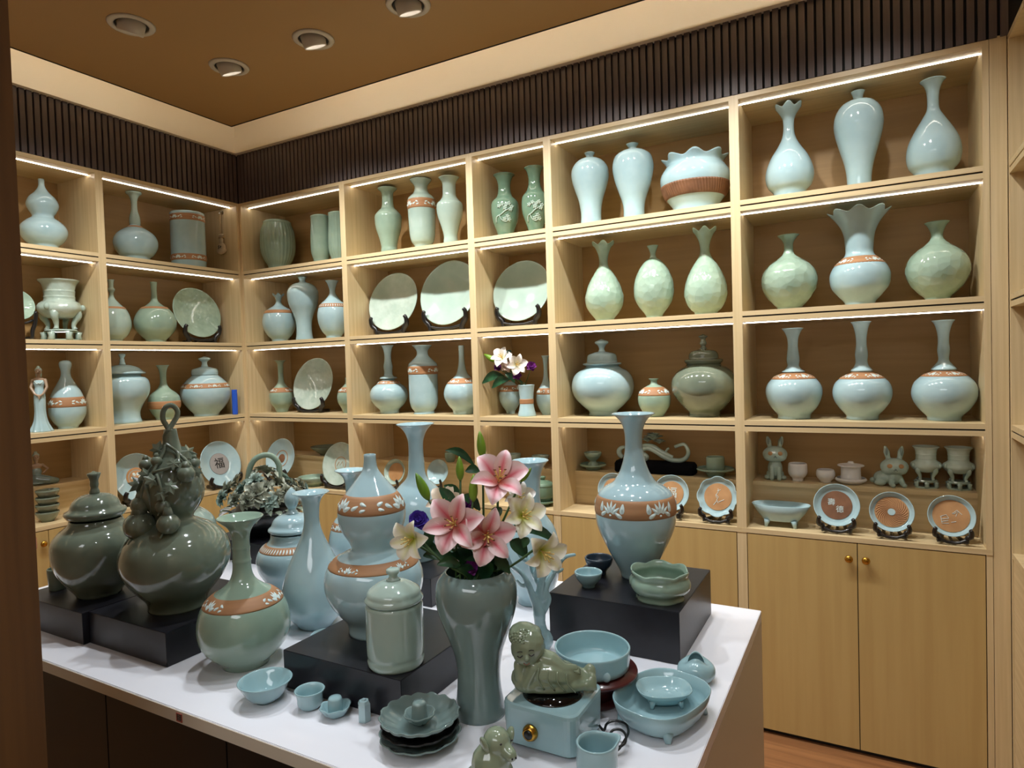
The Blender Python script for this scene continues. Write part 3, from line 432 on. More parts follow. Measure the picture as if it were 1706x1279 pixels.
 {'n': 'tea_cup', 'l': 'low white stoneware cup between the taller cup and covered bowl', 'c': 'cup', 'g': 'cups on the upper step', 'p': [3.1507,0.24,0.937], 's': [['body','white',[[0.0508,0.0314],[0.045,0.034],[0.0335,0.0355],[0.022,0.0329],[0.0104,0.0252],[0.0046,0.0201],[0.0,0.0206,1]]]], 'b': [], 'open': 1},
 {'n': 'covered_bowl', 'l': 'white lidded tea bowl on its saucer on the upper step', 'c': 'bowl', 'g': None, 'p': [3.2418,0.24,0.937], 's': [['body','white',[[0.0725,0.0394,1],[0.0677,0.0365],[0.0403,0.0358],[0.0202,0.0365],[0.0145,0.0336,1]]],['lid','white',[[0.0886,0.0102],[0.0854,0.0102],[0.0814,0.0146],[0.0773,0.0365],[0.0741,0.0482],[0.0709,0.0482]]],['saucer','white',[[0.0226,0.0541],[0.0161,0.057],[0.0081,0.0482],[0.0,0.0329,1]]]], 'b': []},
 {'n': 'stem_cup', 'l': 'green stem cup on a wide saucer, in front of the shelf side panel', 'c': 'cup', 'g': None, 'p': [2.1421,0.24,0.937], 's': [['body','celadon',[[0.0829,0.0428],[0.0687,0.0404],[0.0529,0.0275],[0.0395,0.0145],[0.0316,0.0226],[0.0213,0.0259,1]]],['saucer','celadon',[[0.0284,0.0614],[0.0221,0.0646],[0.0111,0.0444],[0.0,0.0323,1]]]], 'b': [], 'open': 1},
 {'n': 'mug', 'l': 'ribbed green tea mug on a wide saucer beside the post', 'c': 'cup', 'g': None, 'p': [2.7157,0.24,0.937], 's': [['body','celadon',[[0.0846,0.0382,1],[0.082,0.0389],[0.062,0.0389],[0.032,0.0382],[0.0287,0.0368,1]]],['saucer','celadon',[[0.036,0.0785],[0.0313,0.0821],[0.0203,0.0531],[0.0087,0.0389],[0.0,0.0354,1]]]], 'b': [], 'open': 1},
 {'n': 'tea_cup', 'l': 'small grey cup on the upper step, behind the bouquet lily', 'c': 'cup', 'g': 'cups on the upper step', 'p': [1.7126,0.24,0.937], 's': [['body','pale_green',[[0.059,0.0328],[0.0435,0.0311],[0.0145,0.0213],[0.0,0.0164,1]]]], 'b': [], 'open': 1},
 {'n': 'bowl', 'l': 'shallow flared grey bowl on the upper step right of the small grey cup', 'c': 'bowl', 'g': 'bowls on lower shelves', 'p': [1.8604,0.24,0.937], 's': [['body','pale_green',[[0.0552,0.0465],[0.0472,0.0433],[0.016,0.0273],[0.0,0.0208,1]]]], 'b': [], 'open': 1},
 {'n': 'covered_pot', 'l': 'round dark green lidded tea pot on saucer at the right of the narrow shelf', 'c': 'pot', 'g': None, 'p': [1.9428,0.09,0.78], 's': [['body','deep_green',[[0.0929,0.0532,1],[0.0843,0.0547],[0.0486,0.0547],[0.0308,0.0471],[0.02,0.0365,1]]],['lid','deep_green',[[0.1215,0.0122],[0.1165,0.0304],[0.1058,0.0501],[0.0958,0.0547],[0.0929,0.0547]]],['knob','deep_green',[[0.1393,0.0061],[0.1364,0.0152],[0.13,0.0152],[0.1215,0.0091]]],['saucer','deep_green',[[0.0243,0.0623],[0.0186,0.0639],[0.0057,0.038],[0.0,0.035,1]]]], 'b': []},
 {'n': 'flower_cup', 'l': 'small green cup with red flower dot on the upper step', 'c': 'cup', 'g': 'cups on the upper step', 'p': [1.3142,0.24,0.937], 's': [['body','celadon',[[0.0495,0.0293],[0.0391,0.0302],[0.013,0.0276],[0.0,0.0207,1]]]], 'b': [], 'open': 1},
 {'n': 'bowl', 'l': 'dark green flared bowl on the upper step in corner unit', 'c': 'bowl', 'g': 'bowls on lower shelves', 'p': [0.3934,0.243,0.937], 's': [['body','olive',[[0.0528,0.092],[0.0437,0.0863],[0.0211,0.0582],[0.0045,0.0357],[0.0,0.0338,1]]]], 'b': [], 'open': 1},
 {'n': 'dish', 'l': 'shallow green round dish on the ledge below the dark bowl', 'c': 'bowl', 'g': 'bowls on lower shelves', 'p': [0.4483,0.08,0.78], 's': [['body','celadon',[[0.0533,0.0876],[0.0438,0.0858],[0.0239,0.0751],[0.008,0.0537],[0.0,0.0519,1]]]], 'b': [], 'open': 1},
 {'n': 'bowl', 'l': 'dark olive bowl beside the pillar, bottom of its stack of four', 'c': 'bowl', 'g': 'stacked olive bowls', 'p': [-0.1,-1.0627,0.78], 's': [['body','olive',[[0.046,0.0487],[0.041,0.0487],[0.0193,0.0378],[0.005,0.0268],[0.0,0.0256,1]]]], 'b': [], 'open': 1},
 {'n': 'bowl', 'l': 'dark olive bowl beside the pillar, third from the top of its stack of four', 'c': 'bowl', 'g': 'stacked olive bowls', 'p': [-0.1,-1.0611,0.814], 's': [['body','olive',[[0.046,0.0487],[0.041,0.0487],[0.0193,0.0378],[0.005,0.0268],[0.0,0.0256,1]]]], 'b': [], 'open': 1},
 {'n': 'bowl', 'l': 'dark olive bowl beside the pillar, second from the top of its stack of four', 'c': 'bowl', 'g': 'stacked olive bowls', 'p': [-0.1,-1.0597,0.848], 's': [['body','olive',[[0.046,0.0488],[0.041,0.0488],[0.0193,0.0378],[0.005,0.0268],[0.0,0.0256,1]]]], 'b': [], 'open': 1},
 {'n': 'bowl', 'l': 'dark olive bowl beside the pillar, topmost of its stack of four', 'c': 'bowl', 'g': 'stacked olive bowls', 'p': [-0.1,-1.058,0.882], 's': [['body','olive',[[0.046,0.0488],[0.041,0.0488],[0.0193,0.0378],[0.005,0.0268],[0.0,0.0256,1]]]], 'b': [], 'open': 1},
 {'n': 'lidded_jar', 'l': 'big dark green jar with domed lid on far left black riser', 'c': 'jar', 'g': 'lidded jars', 'p': [1.6456,-1.7736,0.922], 's': [['body','olive',[[0.184,0.0565,1],[0.1788,0.0574],[0.1695,0.0662],[0.1565,0.0817],[0.1383,0.0937],[0.1174,0.0973],[0.081,0.0929],[0.0497,0.0797],[0.0235,0.062],[0.0052,0.0496],[0.0,0.0479]]],['lid','olive',[[0.2473,0.0088],[0.2447,0.0198],[0.2396,0.0353],[0.2266,0.0494],[0.211,0.0552],[0.2058,0.0653],[0.2006,0.0662],[0.1903,0.0596]]],['knob','olive',[[0.3012,0.0018],[0.2981,0.0062],[0.2955,0.015],[0.2913,0.0141],[0.2774,0.0088],[0.2681,0.0097],[0.2603,0.0079],[0.2525,0.0106],[0.2463,0.0115]]]], 'b': []},
 {'n': 'small_cup', 'l': 'small dark green cup behind the big lidded jar, left edge of riser', 'c': 'cup', 'g': None, 'p': [1.5114,-1.8005,0.922], 's': [['body','olive',[[0.0534,0.022],[0.0509,0.0225],[0.026,0.0212],[0.006,0.0194],[0.0,0.0185,1]]]], 'b': [], 'open': 1},
 {'n': 'lidded_jar', 'l': 'pale green lidded jar hidden behind the gourd vase', 'c': 'jar', 'g': 'lidded jars', 'p': [1.44,-1.44,0.85], 's': [['body','pale_green',[[0.1983,0.0698,1],[0.1927,0.0722],[0.1816,0.0873],[0.1621,0.1077],[0.1342,0.1194],[0.1007,0.1195],[0.0616,0.105],[0.028,0.0817],[0.0,0.0642]]],['lid','pale_green',[[0.2622,0.0116],[0.2567,0.032],[0.2428,0.0552],[0.2289,0.0651],[0.2233,0.0826],[0.2189,0.0843],[0.2038,0.0727]]],['knob','pale_green',[[0.3066,0.0046],[0.3011,0.0151],[0.2872,0.0105],[0.2733,0.0128],[0.2611,0.0151]]]], 'b': []},
 {'n': 'gourd_vase', 'l': 'dark olive double gourd vase wrapped in modelled vines, leaves and little gourds', 'c': 'vase', 'g': None, 'p': [1.9074,-1.7428,0.922], 's': [['body','olive',[[0.4061,0.013],[0.383,0.0165],[0.3613,0.0226],[0.3421,0.0348],[0.3204,0.0501],[0.2987,0.0601],[0.2745,0.0654],[0.2503,0.0641],[0.2286,0.0545],[0.2116,0.0428],[0.2034,0.0401],[0.1947,0.0546],[0.1801,0.0808],[0.1558,0.1048],[0.1267,0.1158],[0.0975,0.1146],[0.0683,0.1015],[0.0439,0.0832],[0.022,0.0657],[0.0073,0.0613],[0.0,0.0622]]]], 'b': []},
 {'n': 'trumpet_vase', 'l': 'green bottle vase with wide trumpet mouth and brown shoulder band, on the white counter', 'c': 'vase', 'g': None, 'p': [2.1632,-1.7671,0.85], 's': [['body','celadon',[[0.3044,0.0459],[0.297,0.0393],[0.284,0.0254],[0.2666,0.018],[0.2427,0.0172],[0.2405,0.018],[0.2384,0.0172],[0.2166,0.0176],[0.214,0.0189],[0.2114,0.0181],[0.1905,0.0193],[0.173,0.0263],[0.1577,0.0431],[0.1446,0.0637],[0.1293,0.0781],[0.1075,0.0872],[0.0856,0.0913],[0.0637,0.0897],[0.0417,0.0807],[0.0198,0.0618],[0.0088,0.0495],[0.0,0.0462]]]], 'b': [[0.1503,0.1285,3]], 'open': 1},
 {'n': 'lidded_jar', 'l': 'white blue jar with pointed flame finial and pink band behind the green bottle', 'c': 'jar', 'g': 'lidded jars', 'p': [1.93,-1.42,0.85], 's': [['body','blue',[[0.1646,0.0573,1],[0.1525,0.0592],[0.143,0.0658],[0.13,0.0823],[0.1171,0.0922],[0.0954,0.0969],[0.0694,0.0922],[0.0434,0.0777],[0.0174,0.0612],[0.0,0.0556]]],['lid','blue',[[0.2164,0.0141],[0.212,0.0352],[0.2013,0.0493],[0.1862,0.0554],[0.1797,0.0629],[0.1754,0.0643],[0.1681,0.0554]]],['finial','blue',[[0.2874,0.0014],[0.2758,0.0122],[0.2637,0.0183],[0.253,0.0197],[0.24,0.0159],[0.2293,0.0103],[0.2228,0.0131],[0.2155,0.0178]]]], 'b': [[0.1408,0.1248,30]]},
 {'n': 'trumpet_vase', 'l': 'plain pale blue pear vase with wide white mouth between jar and double gourd', 'c': 'vase', 'g': None, 'p': [2.15,-1.56,0.85], 's': [['body','blue',[[0.3154,0.0427],[0.3086,0.0312],[0.2951,0.0222],[0.2698,0.0181],[0.2444,0.0181],[0.219,0.0239],[0.1936,0.0346],[0.1639,0.0486],[0.1299,0.0627],[0.1002,0.071],[0.0746,0.0735],[0.0491,0.071],[0.0277,0.0603],[0.0085,0.0446],[0.0,0.038]]]], 'b': [], 'open': 1},
 {'n': 'dish', 'l': 'pale blue shallow disc lying flat at the foot of plain pear vase', 'c': 'dish', 'g': None, 'p': [2.2363,-1.6179,0.85], 's': [['body','blue',[[0.016,0.0304],[0.0089,0.0281],[0.0,0.0195,1]]]], 'b': [], 'open': 1},  # low flared disc set beside the vase foot
 {'n': 'trumpet_vase', 'l': 'slim pale blue vase with trumpet mouth standing behind the plain pear vase', 'c': 'vase', 'g': None, 'p': [1.93,-1.19,0.85], 's': [['body','blue',[[0.2985,0.0472],[0.2899,0.0343],[0.2721,0.0204],[0.2313,0.0161],[0.1833,0.0161],[0.1689,0.0226],[0.1583,0.043],[0.1472,0.0527],[0.1159,0.0656],[0.0773,0.0711],[0.0387,0.0593],[0.0097,0.0431],[0.0,0.042]]]], 'b': [[0.1458,0.1231,10]], 'open': 1},
 {'n': 'gourd_vase', 'l': 'large pale blue double gourd vase with orange brown flower band on black riser', 'c': 'vase', 'g': None, 'p': [2.422,-1.658,0.922], 's': [['body','blue',[[0.3573,0.0119],[0.3412,0.0126],[0.3268,0.0158],[0.3125,0.0252],[0.2981,0.0367],[0.2845,0.0476],[0.2694,0.0584],[0.255,0.0649],[0.2406,0.0675],[0.2226,0.066],[0.2046,0.0596],[0.1866,0.0488],[0.174,0.0434],[0.1667,0.0441],[0.1613,0.0571],[0.1487,0.0788],[0.1324,0.0922],[0.1107,0.0984],[0.089,0.097],[0.0672,0.0891],[0.0454,0.0743],[0.0273,0.0598],[0.0146,0.0544],[0.0,0.0537]]]], 'b': [[0.2809,0.2457,7],[0.1541,0.1367,5]]},
 {'n': 'canister', 'l': 'tall pale grey green canister with domed lid and flat knob', 'c': 'canister', 'g': None, 'p': [2.552,-1.755,0.922], 's': [['body','pale_green',[[0.1095,0.0491,1],[0.1069,0.0507],[0.0992,0.051],[0.0187,0.0505],[0.0155,0.0492],[0.0123,0.0505],[0.0042,0.0502],[0.0,0.0486,1]]],['lid','pale_green',[[0.1505,0.0097],[0.1473,0.0226],[0.1393,0.0371],[0.1313,0.0468],[0.1223,0.049],[0.1191,0.0523],[0.1159,0.052],[0.1114,0.0484]]],['knob','pale_green',[[0.1713,0.0064],[0.1691,0.0122],[0.1633,0.0122],[0.1595,0.0077],[0.1553,0.0077],[0.1499,0.0129]]]], 'b': []},
 {'n': 'trumpet_vase', 'l': 'very tall pale blue vase with wide flat mouth behind the large double gourd', 'c': 'vase', 'g': None, 'p': [2.21,-1.23,0.922], 's': [['body','blue',[[0.3746,0.0526],[0.3672,0.0417],[0.3519,0.0295],[0.33,0.0217],[0.3081,0.02],[0.2687,0.0218],[0.2423,0.0235],[0.2248,0.0296],[0.2072,0.047],[0.1852,0.0653],[0.1544,0.0776],[0.1192,0.0785],[0.0839,0.0698],[0.0442,0.0524],[0.0133,0.0402],[0.0,0.0393]]]], 'b': [], 'open': 1},
 {'n': 'trumpet_vase', 'l': 'pale blue globe vase with wide mouth behind the lily bouquet', 'c': 'vase', 'g': None, 'p': [2.5542,-1.2127,0.85], 's': [['body','blue',[[0.3583,0.0472],[0.3484,0.0373],[0.3311,0.0289],[0.3014,0.0239],[0.2617,0.0229],[0.2319,0.0289],[0.212,0.0419],[0.1921,0.0549],[0.1623,0.0649],[0.1274,0.0704],[0.0925,0.07],[0.0625,0.064],[0.0325,0.0525],[0.0125,0.042],[0.0,0.042]]]], 'b': [], 'open': 1},
 {'n': 'flower_vase', 'l': 'tall grey green baluster vase that holds the lily bouquet', 'c': 'vase', 'g': None, 'p': [2.7045,-1.7191,0.85], 's': [['body','olive_blue',[[0.2477,0.0538],[0.2395,0.0621],[0.2272,0.0684],[0.2066,0.0705],[0.1809,0.0674],[0.1552,0.0592],[0.1294,0.0498],[0.1036,0.0416],[0.0726,0.0374],[0.0415,0.0385],[0.0156,0.0427],[0.0,0.0448]]]], 'b': [], 'open': 1},
 {'n': 'trumpet_vase', 'l': 'tallest pale blue vase with brown lotus band, standing on the right black riser', 'c': 'vase', 'g': None, 'p': [2.83,-1.225,0.955], 's': [['body','blue',[[0.3756,0.0498],[0.3689,0.0391],[0.3564,0.0285],[0.3385,0.0218],[0.3161,0.0196],[0.2893,0.0209],[0.2624,0.0267],[0.2422,0.0339],[0.2287,0.0419],[0.2184,0.0491],[0.2085,0.0661],[0.195,0.0817],[0.1815,0.0875],[0.1635,0.0911],[0.1455,0.0916],[0.123,0.0894],[0.1004,0.0823],[0.0733,0.0698],[0.0462,0.056],[0.0236,0.0439],[0.01,0.0376],[0.0,0.0359]]]], 'b': [[0.1905,0.1491,9]], 'open': 1},
 {'n': 'tea_cup', 'l': 'dark blue outside, pale inside tea cup on riser behind the white cup', 'c': 'cup', 'g': 'cups on the right riser', 'p': [2.745,-1.245,0.955], 's': [['body','slate',[[0.0388,0.033],[0.0343,0.0326],[0.0232,0.0294],[0.012,0.0207],[0.0054,0.0165],[0.0,0.0165,1]]]], 'b': [], 'open': 1},
 {'n': 'tea_cup', 'l': 'pale blue tea cup at the front left corner of the right riser', 'c': 'cup', 'g': 'cups on the right riser', 'p': [2.755,-1.335,0.955], 's': [['body','sky',[[0.0328,0.0308],[0.029,0.03],[0.0189,0.0269],[0.0094,0.02],[0.0038,0.0148],[0.0,0.0148,1]]]], 'b': [], 'open': 1},
 {'n': 'lotus_bowl', 'l': 'green lotus bowl with notched rim at the right riser corner', 'c': 'bowl', 'g': None, 'p': [2.915,-1.335,0.955], 's': [['body','celadon',[[0.0576,0.0613],[0.0527,0.0605],[0.0465,0.0581],[0.0379,0.063],[0.0276,0.0642],[0.0173,0.059],[0.0104,0.0501],[0.0059,0.0493],[0.0,0.0517,1]]]], 'b': [], 'ruffle': 6, 'open': 1, 'lobe': 6},
 {'n': 'bowl', 'l': 'flared pale blue bowl at the front left of the counter, largest bowl of its row', 'c': 'bowl', 'g': 'front row cups and bowls', 'p': [2.3276,-1.8562,0.85], 's': [['body','sky',[[0.0386,0.0483],[0.0362,0.0464],[0.0267,0.0412],[0.0172,0.0359],[0.0076,0.0283],[0.0029,0.0192],[0.0,0.0182,1]]]], 'b': [], 'open': 1},
 {'n': 'tea_cup', 'l': 'pale blue cup between the flared bowl and flower dish', 'c': 'cup', 'g': 'front row cups and bowls', 'p': [2.4218,-1.8388,0.85], 's': [['body','sky',[[0.0328,0.0267],[0.0293,0.0248],[0.0186,0.0224],[0.009,0.022],[0.0031,0.0181],[0.0,0.0148,1]]]], 'b': [], 'open': 1},
 {'n': 'round_tray', 'l': 'round pale blue shallow pot with straight wall on dark red wooden stand', 'c': 'pot', 'g': None, 'p': [2.862,-1.585,0.902], 's': [['body','sky',[[0.0392,0.0676,1],[0.036,0.0676],[0.0208,0.0665],[0.0048,0.0643],[0.0,0.0554,1]]]], 'b': [], 'open': 1},
 {'n': 'spout_pot', 'l': 'small round pale blue pot with two spouts at the back right', 'c': 'pot', 'g': None, 'p': [3.014,-1.448,0.85], 's': [['body','sky',[[0.0398,0.0173],[0.0374,0.0185],[0.0349,0.0252],[0.0286,0.0325],[0.0196,0.035],[0.0121,0.0342],[0.0045,0.028],[0.0,0.0196,1]]]], 'b': [], 'ruffle': 2, 'open': 1},
 {'n': 'pitcher', 'l': 'pale blue fair cup pitcher with pouring lip at the bottom edge of photo', 'c': 'pitcher', 'g': None, 'p': [2.9532,-1.8017,0.85], 's': [['body','sky',[[0.0548,0.0292],[0.0514,0.0283],[0.0423,0.0283],[0.0263,0.0297],[0.0126,0.0288],[0.0034,0.0244],[0.0,0.0222,1]]]], 'b': [], 'open': 1, 'lip': 1},
 {'n': 'lotus_plate', 'l': 'bottom green lobed plate of the stack under a dark plate, front of the counter', 'c': 'plate', 'g': None, 'p': [2.665,-1.838,0.85], 's': [['body','olive_blue',[[0.018,0.0665],[0.0144,0.0625],[0.0054,0.0447],[0.0,0.0268,1]]]], 'b': [], 'open': 1, 'lobe': 12},
 {'n': 'lotus_plate', 'l': 'black lobed plate between two green lobed plates', 'c': 'plate', 'g': None, 'p': [2.665,-1.838,0.862], 's': [['body','black',[[0.018,0.0636],[0.0144,0.0603],[0.0054,0.0447],[0.0,0.0268,1]]]], 'b': [], 'open': 1, 'lobe': 12},
 {'n': 'lotus_plate', 'l': 'upper green lobed plate carrying a tiny cup on its lotus saucer', 'c': 'plate', 'g': None, 'p': [2.665,-1.838,0.875], 's': [['body','olive_blue',[[0.022,0.0652],[0.0176,0.0625],[0.0066,0.0447],[0.0,0.0268,1]]]], 'b': [], 'ruffle': 16, 'open': 1, 'lobe': 16},
 {'n': 'saucer', 'l': 'small green lotus saucer in the middle of upper lobed plate', 'c': 'dish', 'g': None, 'p': [2.665,-1.838,0.882], 's': [['body','olive_blue',[[0.016,0.0268],[0.0133,0.025],[0.0053,0.0179],[0.0,0.0123,1]]]], 'b': [], 'open': 1, 'lobe': 6},
 {'n': 'small_cup', 'l': 'tiny green cup upside down on the lotus saucer of upper lobed plate', 'c': 'cup', 'g': None, 'p': [2.665,-1.838,0.8895], 's': [['body','olive_blue',[[0.026,0.0002],[0.0254,0.0098,1],[0.0226,0.0111],[0.0085,0.0129],[0.0,0.0134,1]]]], 'b': []},
 {'n': 'saucer', 'l': 'pale blue flower shaped saucer between the tea cup and six sided pot', 'c': 'dish', 'g': None, 'p': [2.482,-1.838,0.85], 's': [['body','sky',[[0.017,0.0278],[0.0146,0.0264],[0.0049,0.02],[0.0,0.0141,1]]]], 'b': [], 'ruffle': 6, 'open': 1, 'lobe': 6},
 {'n': 'small_cup', 'l': 'pale blue cup upside down on the flower shaped saucer', 'c': 'cup', 'g': None, 'p': [2.482,-1.838,0.8545], 's': [['body','sky',[[0.028,0.0002],[0.0274,0.0104,1],[0.0243,0.0118],[0.0091,0.0127],[0.0,0.0122,1]]]], 'b': []},
]
PLATES = [
 ['green carved plate on black stand cut off by the brown pillar, beside tripod censer', [-0.15, -1.1285, 1.7973], 0.0749, 'l', 'celadon', 'carve', 0],
 ['large green carved plate on black stand right of the green long necked bottle', [-0.15, -0.2082, 1.8118], 0.1524, 'l', 'celadon', 'carve', 0],
 ['round pale green carved plate, left of the two big plates on shelf', [1.0247, 0.17, 1.8172], 0.1659, 'b', 'pale_green', 'carve', 0],
 ['largest plain pale green plate cut off by the post on its right', [1.3937, 0.17, 1.8359], 0.1775, 'b', 'pale_green', 'plain', 0],
 ['pale grey green plate alone in the narrow shelf compartment', [1.8229, 0.17, 1.8105], 0.1566, 'b', 'pale_green', 'plain', 0],
 ['pale crackled plate between the small ribbed bottle and post', [0.4068, 0.16, 1.3727], 0.1582, 'b', 'pale_green', 'carve', 0],
 ['blue plate with orange flower medallion, half behind the vine gourd', [-0.09, -0.6401, 0.9172], 0.1275, 'l', 'blue', 'flower', 0],
 ['blue plate with grey medallion and black happiness character', [-0.055, -0.1666, 0.9202], 0.1346, 'l', 'blue', 'fu', 0],
 ['pale blue plate with dark brown centre ring, behind basket handle', [0.1818, 0.09, 0.9267], 0.1205, 'b', 'blue', 'ring', 0],
 ['pale crackled plate with round crest, at the post beyond the green dish', [0.6584, 0.09, 0.9152], 0.1238, 'b', 'pale_green', 'crest', 0],
 ['grey plate with orange centre behind the double gourd neck', [1.0342, 0.12, 0.8845], 0.0707, 'b', 'pale_green', 'orange', 0],
 ['small plain pale blue plate right of the tall white trumpet neck', [1.3224, 0.12, 0.8999], 0.0661, 'b', 'blue', 'plain', 0],
 ['grey blue plate with brown centre hidden behind the tallest vase neck', [2.3064, 0.07, 0.8836], 0.0703, 'b', 'blue', 'brown', 0],
 ['round blue rim plate with brown centre and white character, right of the tallest vase', [2.5664, 0.07, 0.8832], 0.0766, 'b', 'blue', 'fuw', 0],
 ['lobed blue rim plate with brown centre and white figure, beside the post', [2.758, 0.07, 0.8814], 0.0838, 'b', 'blue', 'figure', 8],
 ['blue rim plate with dark brown centre and two white characters', [3.1951, 0.08, 0.879], 0.0799, 'b', 'blue', 'chars', 0],
 ['blue rim plate with spiral ribbed brown centre', [3.3754, 0.07, 0.8701], 0.0721, 'b', 'blue', 'spiral', 0],
 ['blue rim plate with light brown centre and sketched white marks', [3.5566, 0.07, 0.8705], 0.0717, 'b', 'blue', 'marks', 0],
]
VINE = {'g': [([1.8852, -1.7899, 1.2527], 0.0142), ([1.9176, -1.7845, 1.2616], 0.0122), ([1.9746, -1.7547, 1.2299], 0.0195), ([1.9454, -1.7126, 1.2482], 0.0126), ([1.8811, -1.8027, 1.1643], 0.0212), ([1.9452, -1.7928, 1.1633], 0.0161), ([1.8839, -1.8093, 1.1196], 0.033), ([1.9624, -1.7931, 1.1272], 0.0245)], 'l': [([1.9031, -1.7714, 1.2838], 0.0151), ([1.9357, -1.7213, 1.2757], 0.0196), ([1.9574, -1.7708, 1.256], 0.0135), ([1.9111, -1.804, 1.2345], 0.0161), ([1.8807, -1.8057, 1.2113], 0.0203), ([1.9368, -1.8068, 1.223], 0.0146), ([1.9688, -1.7891, 1.2099], 0.0146), ([1.9547, -1.8017, 1.1939], 0.0133), ([1.9686, -1.7237, 1.2301], 0.0124)], 'v': [[[1.9207, -1.7634, 1.2972], [1.931, -1.7576, 1.2886], [1.9408, -1.7501, 1.2769], [1.9549, -1.7576, 1.2566], [1.9644, -1.7678, 1.2369]], [[1.9205, -1.7643, 1.2945], [1.9227, -1.7729, 1.2765], [1.9241, -1.789, 1.2544], [1.9242, -1.7981, 1.2396], [1.913, -1.8056, 1.2241], [1.8983, -1.8086, 1.2021], [1.8867, -1.8042, 1.176]], [[1.94, -1.7495, 1.2782], [1.9528, -1.7413, 1.2597], [1.9593, -1.7315, 1.2475]], [[1.9242, -1.7981, 1.2396], [1.9436, -1.7879, 1.2444], [1.955, -1.7725, 1.2494]], [[1.9359, -1.7974, 1.2348], [1.9494, -1.7989, 1.209], [1.9491, -1.796, 1.179], [1.9331, -1.7886, 1.1492]], [[1.9046, -1.8062, 1.2183], [1.9201, -1.809, 1.1875], [1.907, -1.7945, 1.1483], [1.8802, -1.7954, 1.1325]]], 'loop': [[1.9048, -1.7542, 1.2928], [1.9049, -1.7539, 1.3122], [1.9123, -1.7508, 1.3259], [1.915, -1.7384, 1.3442], [1.9194, -1.7317, 1.3605], [1.9186, -1.7329, 1.3731], [1.9155, -1.7414, 1.3821], [1.9098, -1.7509, 1.38], [1.9038, -1.7557, 1.3678], [1.9034, -1.7563, 1.3512], [1.9068, -1.751, 1.3369], [1.9155, -1.7486, 1.323]]}
CORAL = [[([2.6987, -1.4631, 0.8437], 0.0301), ([2.6989, -1.4655, 0.8599], 0.0188), ([2.6982, -1.4683, 0.8812], 0.0138), ([2.6987, -1.4706, 0.9024], 0.0163), ([2.6935, -1.4757, 0.9236], 0.01), ([2.6874, -1.4813, 0.9473], 0.0088), ([2.6823, -1.4864, 0.9683], 0.0075), ([2.6729, -1.4937, 0.9894], 0.0063), ([2.6589, -1.5034, 1.0042], 0.0056), ([2.647, -1.5119, 1.014], 0.0044)], [([2.6955, -1.4647, 0.8946], 0.0125), ([2.7055, -1.4583, 0.9116], 0.01), ([2.7121, -1.4535, 0.9288], 0.0088), ([2.7053, -1.4556, 0.9462], 0.0088), ([2.6961, -1.4588, 0.9586], 0.0088), ([2.6849, -1.4631, 0.9813], 0.0075), ([2.6782, -1.4651, 1.0039], 0.0063), ([2.6644, -1.4708, 1.0126], 0.0056), ([2.653, -1.4752, 1.029], 0.0044)], [([2.6817, -1.4718, 1.0064], 0.0063), ([2.673, -1.465, 1.0209], 0.005), ([2.6632, -1.4588, 1.0358], 0.0044)], [([2.6973, -1.4638, 0.8793], 0.0138), ([2.6969, -1.4659, 0.9206], 0.01), ([2.6994, -1.4665, 0.9465], 0.01), ([2.7053, -1.4654, 0.9723], 0.0088), ([2.7133, -1.4631, 0.9979], 0.0075), ([2.7235, -1.4598, 1.0221], 0.0063), ([2.7348, -1.4559, 1.0474], 0.005)], [([2.7127, -1.456, 1.0006], 0.0063), ([2.7153, -1.4715, 1.0195], 0.005), ([2.7202, -1.4858, 1.0392], 0.0044)], [([2.7032, -1.4608, 0.9325], 0.0113), ([2.7067, -1.4523, 0.9555], 0.01), ([2.7147, -1.4415, 0.9734], 0.0082), ([2.7251, -1.4294, 0.9941], 0.0063), ([2.7366, -1.4169, 1.0097], 0.0056), ([2.7524, -1.4021, 1.0125], 0.0044)], [([2.7258, -1.4493, 0.9889], 0.0063), ([2.7304, -1.4357, 0.984], 0.005), ([2.7331, -1.4231, 0.9855], 0.0038)], [([2.742, -1.441, 1.0125], 0.005), ([2.7337, -1.4284, 1.0191], 0.0038), ([2.7299, -1.4135, 1.0233], 0.0038)], [([2.6633, -1.4812, 0.9865], 0.0056), ([2.6572, -1.4955, 0.9965], 0.005), ([2.6547, -1.508, 1.0138], 0.0044), ([2.6546, -1.5193, 1.0334], 0.0038)], [([2.6782, -1.4736, 0.9583], 0.0063), ([2.6719, -1.4936, 0.9642], 0.005), ([2.6706, -1.5111, 0.9798], 0.0038)], [([2.6898, -1.4676, 0.9771], 0.0063), ([2.7029, -1.4806, 1.0081], 0.005), ([2.7081, -1.4976, 1.0325], 0.0038)]]
